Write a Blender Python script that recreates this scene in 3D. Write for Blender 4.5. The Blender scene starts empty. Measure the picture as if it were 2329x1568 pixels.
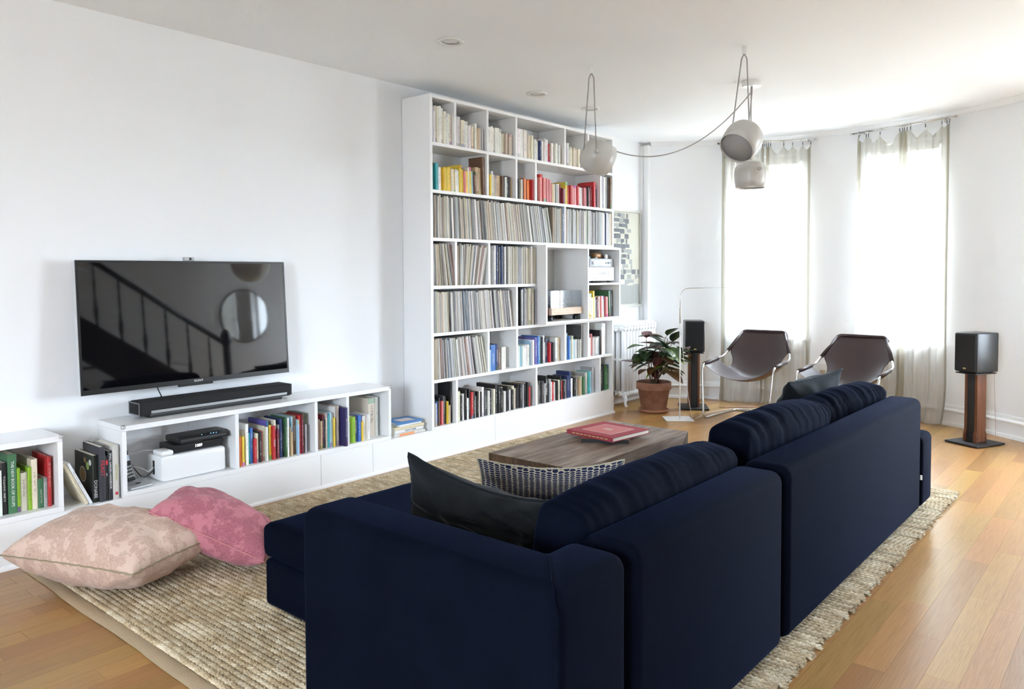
import bpy, bmesh, math, random, re
from mathutils import Vector, Matrix, noise
from math import sin, cos, pi, radians, sqrt, exp

# ------------------------------------------------------------------ camera
SC = bpy.context.scene
COL = SC.collection
W_PX, H_PX = 2329.0, 1568.0
F_PX, CY_PX = 1749.19, 684.62
YAW, PITCH, ROLL = 0.702014, -0.0364603, -0.00384027
CAM = Vector((3.94594, 0.0, 1.33))
_fwd = Vector((-sin(YAW) * cos(PITCH), cos(YAW) * cos(PITCH), sin(PITCH)))
_r0 = Vector((cos(YAW), sin(YAW), 0.0))
_u0 = _r0.cross(_fwd)
_right = _r0 * cos(ROLL) + _u0 * sin(ROLL)
_up = _right.cross(_fwd)
cam_data = bpy.data.cameras.new('camera')
cam_data.sensor_fit = 'HORIZONTAL'
cam_data.sensor_width = 36.0
cam_data.lens = F_PX / W_PX * 36.0
cam_data.shift_y = -(H_PX / 2 - CY_PX) / W_PX
cam_data.clip_start = 0.05
cam = bpy.data.objects.new('camera', cam_data)
COL.objects.link(cam)
cam.matrix_world = Matrix(((_right.x, _up.x, -_fwd.x, CAM.x), (_right.y, _up.y, -_fwd.y, CAM.y),
                           (_right.z, _up.z, -_fwd.z, CAM.z), (0, 0, 0, 1)))
SC.camera = cam

# ------------------------------------------------------------------ daylight, exposure
SKY_STRENGTH = 30.0
world = bpy.data.worlds.new('overcast_sky'); SC.world = world
world.use_nodes = True
_nt = world.node_tree; _nt.nodes.clear()
_wo = _nt.nodes.new('ShaderNodeOutputWorld'); _bg = _nt.nodes.new('ShaderNodeBackground')
_tc = _nt.nodes.new('ShaderNodeTexCoord'); _sx = _nt.nodes.new('ShaderNodeSeparateXYZ')
_rp = _nt.nodes.new('ShaderNodeValToRGB')
_rp.color_ramp.elements[0].position = 0.44; _rp.color_ramp.elements[0].color = (0.26, 0.275, 0.28, 1)
_rp.color_ramp.elements[1].position = 0.56; _rp.color_ramp.elements[1].color = (0.83, 0.93, 1.08, 1)
_mr = _nt.nodes.new('ShaderNodeMapRange'); _mr.inputs[1].default_value = -1.0; _mr.inputs[2].default_value = 1.0
_nt.links.new(_tc.outputs['Generated'], _sx.inputs[0]); _nt.links.new(_sx.outputs[2], _mr.inputs[0])
_nt.links.new(_mr.outputs[0], _rp.inputs[0]); _nt.links.new(_rp.outputs[0], _bg.inputs['Color'])
_bg.inputs['Strength'].default_value = SKY_STRENGTH
_nt.links.new(_bg.outputs[0], _wo.inputs[0])
vs = SC.view_settings
vs.view_transform = 'Standard'; vs.look = 'None'; vs.gamma = 1.0; vs.use_curve_mapping = False
vs.exposure = 1.3
SC.cycles.use_denoising = True
SC.cycles.max_bounces = 8; SC.cycles.diffuse_bounces = 5; SC.cycles.glossy_bounces = 4
SC.cycles.transmission_bounces = 6; SC.cycles.transparent_max_bounces = 14
SC.cycles.caustics_reflective = False; SC.cycles.caustics_refractive = False
SC.cycles.sample_clamp_indirect = 8.0
SC.cycles.use_adaptive_sampling = True; SC.cycles.adaptive_threshold = 0.12; SC.cycles.adaptive_min_samples = 16

def portal(loc, normal, w, h):
    """daylight sampling aid in a window opening"""
    l = bpy.data.lights.new('window_portal', 'AREA'); l.shape = 'RECTANGLE'; l.size = w; l.size_y = h
    l.cycles.is_portal = True
    o = bpy.data.objects.new('window_portal', l); COL.objects.link(o)
    o.location = loc
    o.rotation_euler = Vector(normal).to_track_quat('-Z', 'Y').to_euler()
    return o

# ------------------------------------------------------------------ helpers
random.seed(7)
RND = random.Random(11)

def tag(o, label=None, cat=None, group=None, kind=None):
    if label: o['label'] = label
    if cat: o['category'] = cat
    if group: o['group'] = group
    if kind: o['kind'] = kind
    return o

def empty(name, loc=(0, 0, 0), rz=0.0, label=None, cat=None, group=None):
    o = bpy.data.objects.new(name, None); COL.objects.link(o)
    o.empty_display_size = 0.1
    o.location = loc; o.rotation_euler = (0, 0, rz)
    return tag(o, label, cat, group)

class MB:
    """collects polygons; build() links them as one mesh object"""
    def __init__(s): s.v = []; s.f = []; s.m = []; s.uv = {}
    def add(s, vs_, fs, mi=0):
        b = len(s.v); s.v.extend([tuple(q) for q in vs_])
        for f in fs: s.f.append(tuple(i + b for i in f)); s.m.append(mi)
        return s
    def box(s, x0, x1, y0, y1, z0, z1, mi=0):
        v = [(x0, y0, z0), (x1, y0, z0), (x1, y1, z0), (x0, y1, z0), (x0, y0, z1), (x1, y0, z1), (x1, y1, z1), (x0, y1, z1)]
        return s.add(v, [(0, 3, 2, 1), (4, 5, 6, 7), (0, 1, 5, 4), (1, 2, 6, 5), (2, 3, 7, 6), (3, 0, 4, 7)], mi)
    def tube(s, pts, r, n=8, mi=0, closed=False, caps=True):
        pts = [Vector(q) for q in pts]; N = len(pts); rings = []
        rr = r if isinstance(r, (list, tuple)) else [r] * N
        ref = None
        for i in range(N):
            a = pts[(i - 1) % N] if (closed or i > 0) else pts[i]; b = pts[(i + 1) % N] if (closed or i < N - 1) else pts[i]
            t = (b - a).normalized()
            if ref is None:
                ref = Vector((0, 0, 1)) if abs(t.z) < 0.9 else Vector((1, 0, 0))
            ref = (ref - t * ref.dot(t)).normalized()
            bt = t.cross(ref)
            rings.append([pts[i] + ref * (cos(2 * pi * k / n) * rr[i]) + bt * (sin(2 * pi * k / n) * rr[i]) for k in range(n)])
        vs_ = [q for ring in rings for q in ring]; fs = []
        for i in range(N if closed else N - 1):
            j = (i + 1) % N
            for k in range(n):
                k2 = (k + 1) % n
                fs.append((i * n + k, j * n + k, j * n + k2, i * n + k2))
        if caps and not closed:
            fs.append(tuple(range(n))[::-1]) if False else fs.append(tuple(reversed([k for k in range(n)][::-1])))
            fs.append(tuple((N - 1) * n + k for k in range(n)))
        return s.add(vs_, fs, mi)
    def lathe(s, prof, n=32, c=(0, 0, 0), mi=0):
        vs_ = []; fs = []; P = len(prof)
        for k in range(n):
            a = 2 * pi * k / n
            for (r, z) in prof: vs_.append((c[0] + r * cos(a), c[1] + r * sin(a), c[2] + z))
        for k in range(n):
            k2 = (k + 1) % n
            for i in range(P - 1): fs.append((k * P + i, k2 * P + i, k2 * P + i + 1, k * P + i + 1))
        return s.add(vs_, fs, mi)
    def prism(s, poly, axis, a, b, mi=0):
        """extrude a 2-D polygon along axis ('x','y','z') from a to b"""
        n = len(poly); f3 = {'x': lambda p, t: (t, p[0], p[1]), 'y': lambda p, t: (p[0], t, p[1]), 'z': lambda p, t: (p[0], p[1], t)}[axis]
        vs_ = [f3(q, a) for q in poly] + [f3(q, b) for q in poly]
        fs = [tuple(range(n))[::-1], tuple(range(n, 2 * n))] + [(i, (i + 1) % n, n + (i + 1) % n, n + i) for i in range(n)]
        return s.add(vs_, fs, mi)
    def grid(s, fn, nu, nv, mi=0, flip=False):
        vs_ = [fn(i / nu, j / nv) for i in range(nu + 1) for j in range(nv + 1)]
        q = nv + 1
        fs = [(i * q + j, (i + 1) * q + j, (i + 1) * q + j + 1, i * q + j + 1) for i in range(nu) for j in range(nv)]
        if flip: fs = [f[::-1] for f in fs]
        return s.add(vs_, fs, mi)
    def mesh(s, name, mats, smooth=False, weld=False, normals=True):
        me = bpy.data.meshes.new(name); me.from_pydata(s.v, [], s.f)
        for m in (mats if isinstance(mats, (list, tuple)) else [mats]): me.materials.append(m)
        if any(s.m): me.polygons.foreach_set('material_index', s.m)
        if weld or normals:
            bm = bmesh.new(); bm.from_mesh(me)
            if weld: bmesh.ops.remove_doubles(bm, verts=bm.verts, dist=1e-5)
            if normals: bmesh.ops.recalc_face_normals(bm, faces=bm.faces)
            bm.to_mesh(me); bm.free()
        if smooth: me.polygons.foreach_set('use_smooth', [True] * len(me.polygons))
        me.update(); return me
    def build(s, name, mats, parent=None, smooth=False, weld=False, loc=None, normals=True):
        return link(name, s.mesh(name, mats, smooth, weld, normals), parent, loc)

def link(name, me, parent=None, loc=None):
    o = bpy.data.objects.new(name, me); COL.objects.link(o)
    if parent is not None: o.parent = parent
    if loc is not None: o.location = loc
    return o

def bevel_mesh(me, r, seg=2, angle=30):
    bm = bmesh.new(); bm.from_mesh(me)
    bmesh.ops.remove_doubles(bm, verts=bm.verts, dist=1e-6)
    ed = [e for e in bm.edges if len(e.link_faces) == 2 and e.calc_face_angle(0) > radians(angle)]
    bmesh.ops.bevel(bm, geom=ed, offset=r, segments=seg, affect='EDGES', profile=0.5, clamp_overlap=True)
    bm.to_mesh(me); bm.free(); return me

def bbox(name, dims, mats, parent=None, r=0.002, seg=2, smooth=False):
    """bevelled box part given as x0,x1,y0,y1,z0,z1"""
    m = MB().box(*dims); me = m.mesh(name, mats)
    if r: bevel_mesh(me, r, seg)
    if smooth: shade(me)
    return link(name, me, parent)

def shade(me):
    me.polygons.foreach_set('use_smooth', [True] * len(me.polygons))
    return me

def sharp_smooth(o, angle=40):
    me = o.data; shade(me)
    try: me.set_sharp_from_angle(angle=radians(angle))
    except Exception: pass
    return o

def round_path(pts, r=0.03, n=5):
    """polyline with its corners rounded"""
    pts = [Vector(q) for q in pts]; out = [pts[0]]
    for i in range(1, len(pts) - 1):
        a, b, c = pts[i - 1], pts[i], pts[i + 1]
        d1, d2 = (a - b), (c - b); k = min(r, d1.length * .48, d2.length * .48)
        p0 = b + d1.normalized() * k; p1 = b + d2.normalized() * k
        for j in range(n + 1):
            t = j / n; out.append(p0 * (1 - t) ** 2 + b * 2 * t * (1 - t) + p1 * t * t)
    out.append(pts[-1]); return out

def hang(a, b, sag, n=14):
    a, b = Vector(a), Vector(b)
    return [a.lerp(b, i / n) - Vector((0, 0, sag * 4 * (i / n) * (1 - i / n))) for i in range(n + 1)]

def copy_tree(o, parent=None):
    c = o.copy(); COL.objects.link(c); c.parent = parent
    for ch in [x for x in bpy.data.objects if x.parent == o]: copy_tree(ch, c)
    return c

def text(name, s, size, mat_, parent, loc, axes, align='CENTER', extrude=0.0003, font_scale=1.0):
    """flat lettering; axes = (text right, text up) in parent space"""
    cu = bpy.data.curves.new(name, 'FONT'); cu.body = s; cu.size = size; cu.extrude = extrude
    cu.align_x = align; cu.align_y = 'CENTER'; cu.resolution_u = 2
    cu.materials.append(mat_)
    o = bpy.data.objects.new(name, cu); COL.objects.link(o); o.parent = parent
    ax, ay = Vector(axes[0]).normalized(), Vector(axes[1]).normalized(); az = ax.cross(ay)
    ml = Matrix.Translation(loc) @ Matrix(((ax.x, ay.x, az.x, 0), (ax.y, ay.y, az.y, 0), (ax.z, ay.z, az.z, 0), (0, 0, 0, 1))) @ Matrix.Diagonal((font_scale, 1, 1, 1))
    dg = bpy.context.evaluated_depsgraph_get(); me = bpy.data.meshes.new_from_object(o.evaluated_get(dg)); bpy.data.objects.remove(o); bpy.data.curves.remove(cu)
    o = link(name, me, parent); o.matrix_local = ml; return o

# ------------------------------------------------------------------ materials
MATS = {}
def mat(name, col=(.8, .8, .8), rough=.5, metal=0., spec=.5, sheen=0., coat=0., emit=None, estr=0., bump=None):
    """principled material; bump = (scale, strength, detail)"""
    m = bpy.data.materials.new(name); m.use_nodes = True; nt = m.node_tree
    b = nt.nodes['Principled BSDF']
    b.inputs['Base Color'].default_value = (*col, 1); b.inputs['Roughness'].default_value = rough
    b.inputs['Metallic'].default_value = metal; b.inputs['Specular IOR Level'].default_value = spec
    b.inputs['Sheen Weight'].default_value = sheen; b.inputs['Coat Weight'].default_value = coat
    if emit: b.inputs['Emission Color'].default_value = (*emit, 1); b.inputs['Emission Strength'].default_value = estr
    if bump:
        tc = nt.nodes.new('ShaderNodeTexCoord'); n = nt.nodes.new('ShaderNodeTexNoise')
        n.inputs['Scale'].default_value = bump[0]; n.inputs['Detail'].default_value = bump[2] if len(bump) > 2 else 3
        bp = nt.nodes.new('ShaderNodeBump'); bp.inputs['Strength'].default_value = bump[1]; bp.inputs['Distance'].default_value = .004
        nt.links.new(tc.outputs['Object'], n.inputs['Vector']); nt.links.new(n.outputs['Fac'], bp.inputs['Height'])
        nt.links.new(bp.outputs[0], b.inputs['Normal'])
    MATS[name] = m; return m

class N:
    """tiny node helper"""
    def __init__(s, m): s.nt = m.node_tree; s.b = s.nt.nodes.get('Principled BSDF')
    def new(s, t, **kw):
        n = s.nt.nodes.new('ShaderNode' + t)
        for k, v in kw.items():
            if k.startswith('i_'):
                key = k[2:]; key = int(key) if key.isdigit() else key
                n.inputs[key].default_value = v
            else: setattr(n, k, v)
        return n
    def ln(s, a, b): s.nt.links.new(a, b)
    def math(s, op, a, b=None, c=None):
        n = s.new('Math', operation=op)
        for i, q in enumerate((a, b, c)):
            if q is None: continue
            if isinstance(q, (int, float)): n.inputs[i].default_value = q
            else: s.ln(q, n.inputs[i])
        return n.outputs[0]
    def mix(s, fac, a, b, blend='MIX'):
        n = s.new('Mix', data_type='RGBA', blend_type=blend)
        for i, q in ((0, fac), (6, a), (7, b)):
            if isinstance(q, (int, float)): n.inputs[i].default_value = q
            elif isinstance(q, tuple): n.inputs[i].default_value = (*q, 1)[:4]
            else: s.ln(q, n.inputs[i])
        return n.outputs[2]
    def ramp(s, fac, stops):
        n = s.new('ValToRGB'); cr = n.color_ramp
        while len(cr.elements) < len(stops): cr.elements.new(.5)
        for e, (p, c) in zip(cr.elements, stops): e.position = p; e.color = (*c, 1)
        s.ln(fac, n.inputs[0]); return n.outputs[0]
    def coords(s, kind='Object', scale=(1, 1, 1), offset=None):
        tc = s.new('TexCoord'); mp = s.new('Mapping'); mp.inputs['Scale'].default_value = scale
        s.ln(tc.outputs[kind], mp.inputs[0])
        if offset is not None: s.ln(offset, mp.inputs['Location'])
        return mp.outputs[0]
    def noise(s, vec, scale, detail=3, rough=.5, dist=0.):
        n = s.new('TexNoise'); n.inputs['Scale'].default_value = scale; n.inputs['Detail'].default_value = detail
        n.inputs['Roughness'].default_value = rough; n.inputs['Distortion'].default_value = dist
        s.ln(vec, n.inputs['Vector']); return n.outputs['Fac']
    def bump(s, h, strength=.3, dist=.004):
        n = s.new('Bump'); n.inputs['Strength'].default_value = strength; n.inputs['Distance'].default_value = dist
        s.ln(h, n.inputs['Height']); s.ln(n.outputs[0], s.b.inputs['Normal'])

M_WALL = mat('white_wall_paint', (.86, .868, .88), .55, spec=.3, bump=(60, .02))
M_CEIL = mat('ceiling_paint', (.91, .925, .94), .7, spec=.2)
M_TRIM = mat('white_trim_gloss', (.86, .86, .86), .35)
M_SHELF = mat('white_shelf_lacquer', (.87, .87, .875), .32)
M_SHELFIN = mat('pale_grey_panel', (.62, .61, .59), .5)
M_BLACK = mat('black_plastic', (.012, .012, .013), .35)
M_BLACKM = mat('black_matte', (.014, .014, .015), .6)
M_GRILLE = mat('black_grille_cloth', (.010, .010, .011), .85, bump=(900, .3))
M_CHROME = mat('brushed_steel', (.62, .61, .59), .22, metal=1.)
M_WHITEP = mat('white_plastic', (.85, .85, .85), .25)
M_WHITEM = mat('white_metal', (.82, .82, .81), .35)
M_SILVER = mat('silver_plastic', (.45, .46, .47), .35, metal=.4)
M_DKGREY = mat('dark_grey_metal', (.16, .17, .18), .4, metal=.3)
M_LAMPG = mat('light_grey_enamel', (.56, .545, .52), .3)
M_BRASS = mat('brass', (.72, .50, .14), .28, metal=1.)
M_PAGES = mat('book_pages', (.74, .70, .60), .8)
M_PRINTW = mat('white_print', (.80, .80, .80), .6)
M_PRINTK = mat('black_print', (.02, .02, .02), .6)
M_PRINTR = mat('red_print', (.55, .03, .05), .6)
M_PRINTO = mat('olive_print', (.40, .38, .05), .6)
M_GOLD = mat('gold_print', (.50, .38, .16), .5)
M_LEDB = mat('blue_led', (.1, .3, .9), .5, emit=(.15, .45, 1.), estr=3.)
M_LEDW = mat('white_led', (.9, .95, 1.), .5, emit=(.85, .93, 1.), estr=1.3)
M_CABLEW = mat('white_cable', (.75, .75, .73), .5)
M_CABLEP = mat('pale_copper_cable', (.55, .36, .28), .45)
M_SOIL = mat('potting_soil', (.025, .018, .013), .9, bump=(80, .8))

def m_object_colour(name, rough=.45, titles=True, streaks=False):
    """cover material: the cover colour is the object's own colour; small print blocks on the spine"""
    m = mat(name, rough=rough); n = N(m)
    oi = n.new('ObjectInfo'); tc = n.new('TexCoord'); sp = n.new('SeparateXYZ'); n.ln(tc.outputs['Generated'], sp.inputs[0])
    x, y, z = sp.outputs; base = oi.outputs['Color']; rnd = oi.outputs['Random']
    col = base
    if titles:
        spine = n.math('GREATER_THAN', x, .985)
        bw = n.new('RGBToBW'); n.ln(base, bw.inputs[0])
        ink = n.mix(n.math('GREATER_THAN', bw.outputs[0], .16), (.72, .70, .64), (.06, .05, .06))
        cmb = n.new('CombineXYZ'); n.ln(n.math('MULTIPLY', rnd, 57.), cmb.inputs[0]); n.ln(n.math('MULTIPLY', y, 2.), cmb.inputs[1])
        n.ln(n.math('MULTIPLY', z, 60.), cmb.inputs[2])
        ns = n.noise(cmb.outputs[0], 1.6, 2)
        lett = n.math('GREATER_THAN', ns, .53)
        lo = n.math('ADD', n.math('MULTIPLY', rnd, .25), .15); hi = n.math('ADD', lo, .5)
        band = n.math('MULTIPLY', n.math('GREATER_THAN', z, lo), n.math('LESS_THAN', z, hi))
        mid = n.math('LESS_THAN', n.math('ABSOLUTE', n.math('SUBTRACT', y, .5)), .16)
        mask = n.math('MULTIPLY', n.math('MULTIPLY', lett, band), n.math('MULTIPLY', mid, spine))
        mask = n.math('MULTIPLY', mask, .65)
        # coloured foot or head block on some spines
        r2 = n.math('FRACT', n.math('MULTIPLY', rnd, 13.7))
        foot = n.math('MULTIPLY', n.math('LESS_THAN', z, .13), n.math('LESS_THAN', r2, .25))
        head = n.math('MULTIPLY', n.math('GREATER_THAN', z, .86), n.math('GREATER_THAN', r2, .82))
        blk = n.math('MULTIPLY', n.math('MAXIMUM', foot, head), spine)
        hue = n.new('HueSaturation'); hue.inputs['Saturation'].default_value = 1.5; hue.inputs['Value'].default_value = .6
        n.ln(n.math('FRACT', n.math('MULTIPLY', rnd, 5.3)), hue.inputs['Hue']); n.ln(base, hue.inputs['Color'])
        col = n.mix(n.math('MULTIPLY', blk, .75), base, hue.outputs[0])
        col = n.mix(mask, col, ink)
    if streaks:
        cmb = n.new('CombineXYZ'); n.ln(n.math('MULTIPLY', rnd, 91.), cmb.inputs[0]); n.ln(n.math('MULTIPLY', y, 3.4), cmb.inputs[1]); n.ln(n.math('MULTIPLY', z, 1.2), cmb.inputs[2])
        st = n.noise(cmb.outputs[0], 1.3, 1)
        col = n.mix(n.math('MULTIPLY', n.math('SUBTRACT', st, .48), 1.5), col, (.82, .80, .76))
        cm2 = n.new('CombineXYZ'); n.ln(n.math('MULTIPLY', rnd, 37.), cm2.inputs[0]); n.ln(n.math('MULTIPLY', y, 1.5), cm2.inputs[1]); n.ln(n.math('MULTIPLY', z, 26.), cm2.inputs[2])
        wr = n.math('GREATER_THAN', n.noise(cm2.outputs[0], 2., 3), .62)
        col = n.mix(n.math('MULTIPLY', wr, .30), col, (.10, .09, .09))
    n.ln(col, n.b.inputs['Base Color'])
    return m
M_COVER = m_object_colour('book_cover')
M_COVERP = m_object_colour('plain_book_cover', titles=False)
M_SLEEVE = m_object_colour('record_sleeve_card', .5, titles=False, streaks=True)

# oak boards: colour varies per board, grain drawn along the board
M_OAK = mat('honey_oak', (.5, .3, .12), .3, spec=.9); n_ = N(M_OAK)
_oi = n_.new('ObjectInfo'); _c = n_.new('CombineXYZ'); n_.ln(n_.math('MULTIPLY', _oi.outputs['Random'], 41.), _c.inputs[0]); n_.ln(n_.math('MULTIPLY', _oi.outputs['Random'], 17.), _c.inputs[1]); n_.ln(_oi.outputs['Random'], _c.inputs[2])
_v = n_.coords('Object', (7., .8, 7.), _c.outputs[0])
_big = n_.noise(_v, 1.2, 2, .5, .3)
_px = n_.new('SeparateXYZ'); n_.ln(n_.coords('Object', (1., 1., 1.)), _px.inputs[0])
_ring = n_.math('SINE', n_.math('ADD', n_.math('MULTIPLY', _px.outputs[0], 900.), n_.math('MULTIPLY', _big, 190.)))
_ring = n_.math('ADD', n_.math('MULTIPLY', _ring, .5), .5)
_fib = n_.noise(n_.coords('Object', (260., 6., 260.), _c.outputs[0]), 1., 3)
_g = n_.math('ADD', n_.math('MULTIPLY', _ring, .13), n_.math('MULTIPLY', _fib, .87))
_oak = n_.ramp(_g, [(.20, (.30, .148, .040)), (.5, (.39, .210, .062)), (.80, (.46, .265, .088))])
_hs = n_.new('HueSaturation'); n_.ln(_oak, _hs.inputs['Color'])
n_.ln(n_.math('ADD', n_.math('MULTIPLY', _oi.outputs['Random'], .36), .82), _hs.inputs['Value'])
n_.ln(n_.math('ADD', n_.math('MULTIPLY', n_.math('FRACT', n_.math('MULTIPLY', _oi.outputs['Random'], 7.)), .02), .488), _hs.inputs['Hue'])
n_.ln(_hs.outputs[0], n_.b.inputs['Base Color'])
n_.ln(n_.math('ADD', n_.math('MULTIPLY', _ring, .06), .29), n_.b.inputs['Roughness'])
n_.bump(_g, .15, .0012)

# jute: pale and tan strands
M_JUTE = mat('braided_jute', (.5, .4, .26), .8, spec=.15); n_ = N(M_JUTE)
_oi = n_.new('ObjectInfo'); _c = n_.new('CombineXYZ'); n_.ln(n_.math('MULTIPLY', _oi.outputs['Random'], 23.), _c.inputs[0]); n_.ln(n_.math('MULTIPLY', _oi.outputs['Random'], 7.), _c.inputs[1])
_a = n_.noise(n_.coords('Object', (14., 14., 5.), _c.outputs[0]), 1., 2)
_b2 = n_.noise(n_.coords('Object', (90., 260., 90.), _c.outputs[0]), 1., 2)
_f = n_.math('ADD', n_.math('MULTIPLY', _a, .55), n_.math('MULTIPLY', _b2, .45))
_j = n_.ramp(_f, [(.34, (.29, .205, .115)), (.5, (.54, .435, .285)), (.66, (.78, .70, .55))])
_hs = n_.new('HueSaturation'); n_.ln(_j, _hs.inputs['Color']); n_.ln(n_.math('ADD', n_.math('MULTIPLY', _oi.outputs['Random'], .28), .86), _hs.inputs['Value'])
n_.ln(_hs.outputs[0], n_.b.inputs['Base Color']); n_.bump(_b2, .6, .003)
M_HEM = mat('woven_jute_tape', (.50, .39, .26), .85, spec=.1, bump=(400, .6))

def fabric(name, col, var=.25, rough=.9, sheen=.4, scale=300., tint=None):
    m = mat(name, col, rough, spec=.025, sheen=sheen); n = N(m)
    v = n.coords('Object'); a = n.noise(v, 7., 3); w = n.noise(v, scale, 2)
    f = n.math('ADD', n.math('MULTIPLY', a, .5), n.math('MULTIPLY', w, .5))
    lo = tuple(c * (1 - var) for c in col); hi = tuple(min(1, c * (1 + var)) for c in col)
    n.ln(n.ramp(f, [(.35, lo), (.65, hi)]), n.b.inputs['Base Color'])
    m.node_tree.nodes['Principled BSDF'].inputs['Sheen Roughness'].default_value = .4
    if tint: m.node_tree.nodes['Principled BSDF'].inputs['Sheen Tint'].default_value = (*tint, 1)
    n.bump(w, .25, .002); return m
M_NAVY = fabric('navy_velvet', (.0024, .0035, .0086), .2, sheen=.05, tint=(.10, .19, .55))
M_NAVYD = fabric('navy_seam', (.005, .008, .022), .2, sheen=.1)
M_GREYV = fabric('charcoal_velvet', (.0125, .0140, .0160), .25, rough=.7, sheen=.30, tint=(.5, .55, .6))

def dyed(name, c0, c1, c2, scale=38.):
    """hand-dyed cotton: pale ground, darker fine crackle in cloudy patches"""
    m = mat(name, c0, .85, spec=.1, sheen=.15); n = N(m); v = n.coords('Object')
    cl = n.noise(v, 13., 4, .65); fine = n.noise(v, scale * 5., 3, .7, 1.2)
    cr = n.math('LESS_THAN', n.math('ABSOLUTE', n.math('SUBTRACT', fine, .5)), .035)
    msk = n.math('MULTIPLY', cr, n.math('GREATER_THAN', cl, .47))
    base = n.ramp(cl, [(.3, c0), (.7, c1)])
    n.ln(n.mix(n.math('MULTIPLY', msk, .8), base, c2), n.b.inputs['Base Color']); n.bump(n.noise(v, 25., 4), .25, .006); return m
M_BEIGE = dyed('dyed_blush_cotton', (.66, .50, .42), (.60, .43, .34), (.30, .17, .13))
M_PINK = dyed('dyed_rose_cotton', (.52, .20, .235), (.44, .145, .185), (.17, .045, .07))
M_BEIGES = mat('olive_piping', (.30, .25, .15), .8)
M_PINKS = mat('rose_piping', (.55, .22, .23), .8)

# indigo pattern: rows of rounded dabs on linen
M_IKAT = mat('indigo_dab_linen', (.5, .46, .36), .85, spec=.1); n_ = N(M_IKAT)
_uv = n_.new('TexCoord'); _sp = n_.new('SeparateXYZ'); n_.ln(_uv.outputs['UV'], _sp.inputs[0])
_wob = n_.noise(n_.coords('UV', (30, 30, 1)), 1., 2)
_uu = n_.math('ADD', n_.math('MULTIPLY', _sp.outputs[0], 25.), n_.math('MULTIPLY', _wob, .5))
_row = n_.math('FLOOR', _uu)
_vv = n_.math('ADD', n_.math('MULTIPLY', _sp.outputs[1], 26.), n_.math('MULTIPLY', n_.math('FRACT', n_.math('MULTIPLY', _row, .37)), 1.))
_du = n_.math('MULTIPLY', n_.math('SUBTRACT', n_.math('FRACT', _uu), .5), 2.05)
_dv = n_.math('MULTIPLY', n_.math('SUBTRACT', n_.math('FRACT', _vv), .5), 2.3)
_rr = n_.math('ADD', n_.math('POWER', n_.math('ABSOLUTE', _du), 2.4), n_.math('POWER', n_.math('ABSOLUTE', _dv), 2.0))
_dab = n_.math('LESS_THAN', _rr, .92)
n_.ln(n_.mix(_dab, (.50, .46, .36), (.018, .024, .065)), n_.b.inputs['Base Color'])
n_.bump(n_.noise(n_.coords('Object'), 250., 2), .3, .002)

M_LEATHER = mat('dark_brown_leather', (.034, .0155, .0150), .42, spec=.45, bump=(320, .12)); 
M_LEATHERU = mat('suede_underside', (.24, .19, .15), .9)
M_TERRA = mat('terracotta', (.29, .135, .085), .8, spec=.2); n_ = N(M_TERRA)
n_.ln(n_.ramp(n_.noise(n_.coords('Object'), 14., 4), [(.3, (.22, .10, .065)), (.7, (.31, .155, .10))]), n_.b.inputs['Base Color'])
M_TERRAS = mat('terracotta_saucer', (.42, .20, .12), .8, spec=.2)

def wood(name, c0, c1, c2, rough=.5, stretch=(2., 30., 30.), scale=1.):
    m = mat(name, c1, rough, spec=.35); n = N(m); oi = n.new('ObjectInfo')
    cb = n.new('CombineXYZ'); n.ln(n.math('MULTIPLY', oi.outputs['Random'], 9.), cb.inputs[0]); n.ln(n.math('MULTIPLY', oi.outputs['Random'], 5.), cb.inputs[2])
    a = n.noise(n.coords('Object', stretch, cb.outputs[0]), scale, 5, .65, .3)
    n.ln(n.ramp(a, [(.3, c0), (.5, c1), (.72, c2)]), n.b.inputs['Base Color']); n.bump(a, .2, .003); return m
M_WALNUT = wood('walnut_side', (.085, .028, .012), (.15, .055, .025), (.21, .085, .04), .4, (25., 25., 2.))
M_TABLE = wood('weathered_teak', (.075, .047, .033), (.22, .155, .118), (.46, .38, .32), .38, (22., 2.2, 22.))
M_TABLEL = wood('teak_side_strips', (.035, .019, .011), (.085, .048, .026), (.15, .09, .05), .5, (30., 30., 2.))
M_MAPLE = wood('pale_maple', (.55, .40, .28), (.66, .51, .38), (.72, .58, .45), .4, (20., 2., 20.))
M_DARKWOOD = mat('dark_stair_wood', (.020, .011, .008), .35)

M_SCREEN = mat('black_glass_screen', (.003, .003, .004), .035, spec=1.0)
M_MIRROR = mat('mirror_glass', (.85, .87, .87), .02, metal=1.)

def glassy(name, col=(1, 1, 1), gloss=.06, dens=0.):
    m = bpy.data.materials.new(name); m.use_nodes = True; nt = m.node_tree; nt.nodes.clear()
    o = nt.nodes.new('ShaderNodeOutputMaterial'); t = nt.nodes.new('ShaderNodeBsdfTransparent'); t.inputs[0].default_value = (*col, 1)
    g = nt.nodes.new('ShaderNodeBsdfGlossy'); g.inputs['Roughness'].default_value = .02
    mx = nt.nodes.new('ShaderNodeMixShader'); mx.inputs[0].default_value = gloss
    nt.links.new(t.outputs[0], mx.inputs[1]); nt.links.new(g.outputs[0], mx.inputs[2]); nt.links.new(mx.outputs[0], o.inputs[0]); return m
M_GLASS = glassy('window_glass', (.96, .98, .98), .05)
M_ACRYL = glassy('clear_acrylic', (.93, .95, .97), .16)

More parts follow.
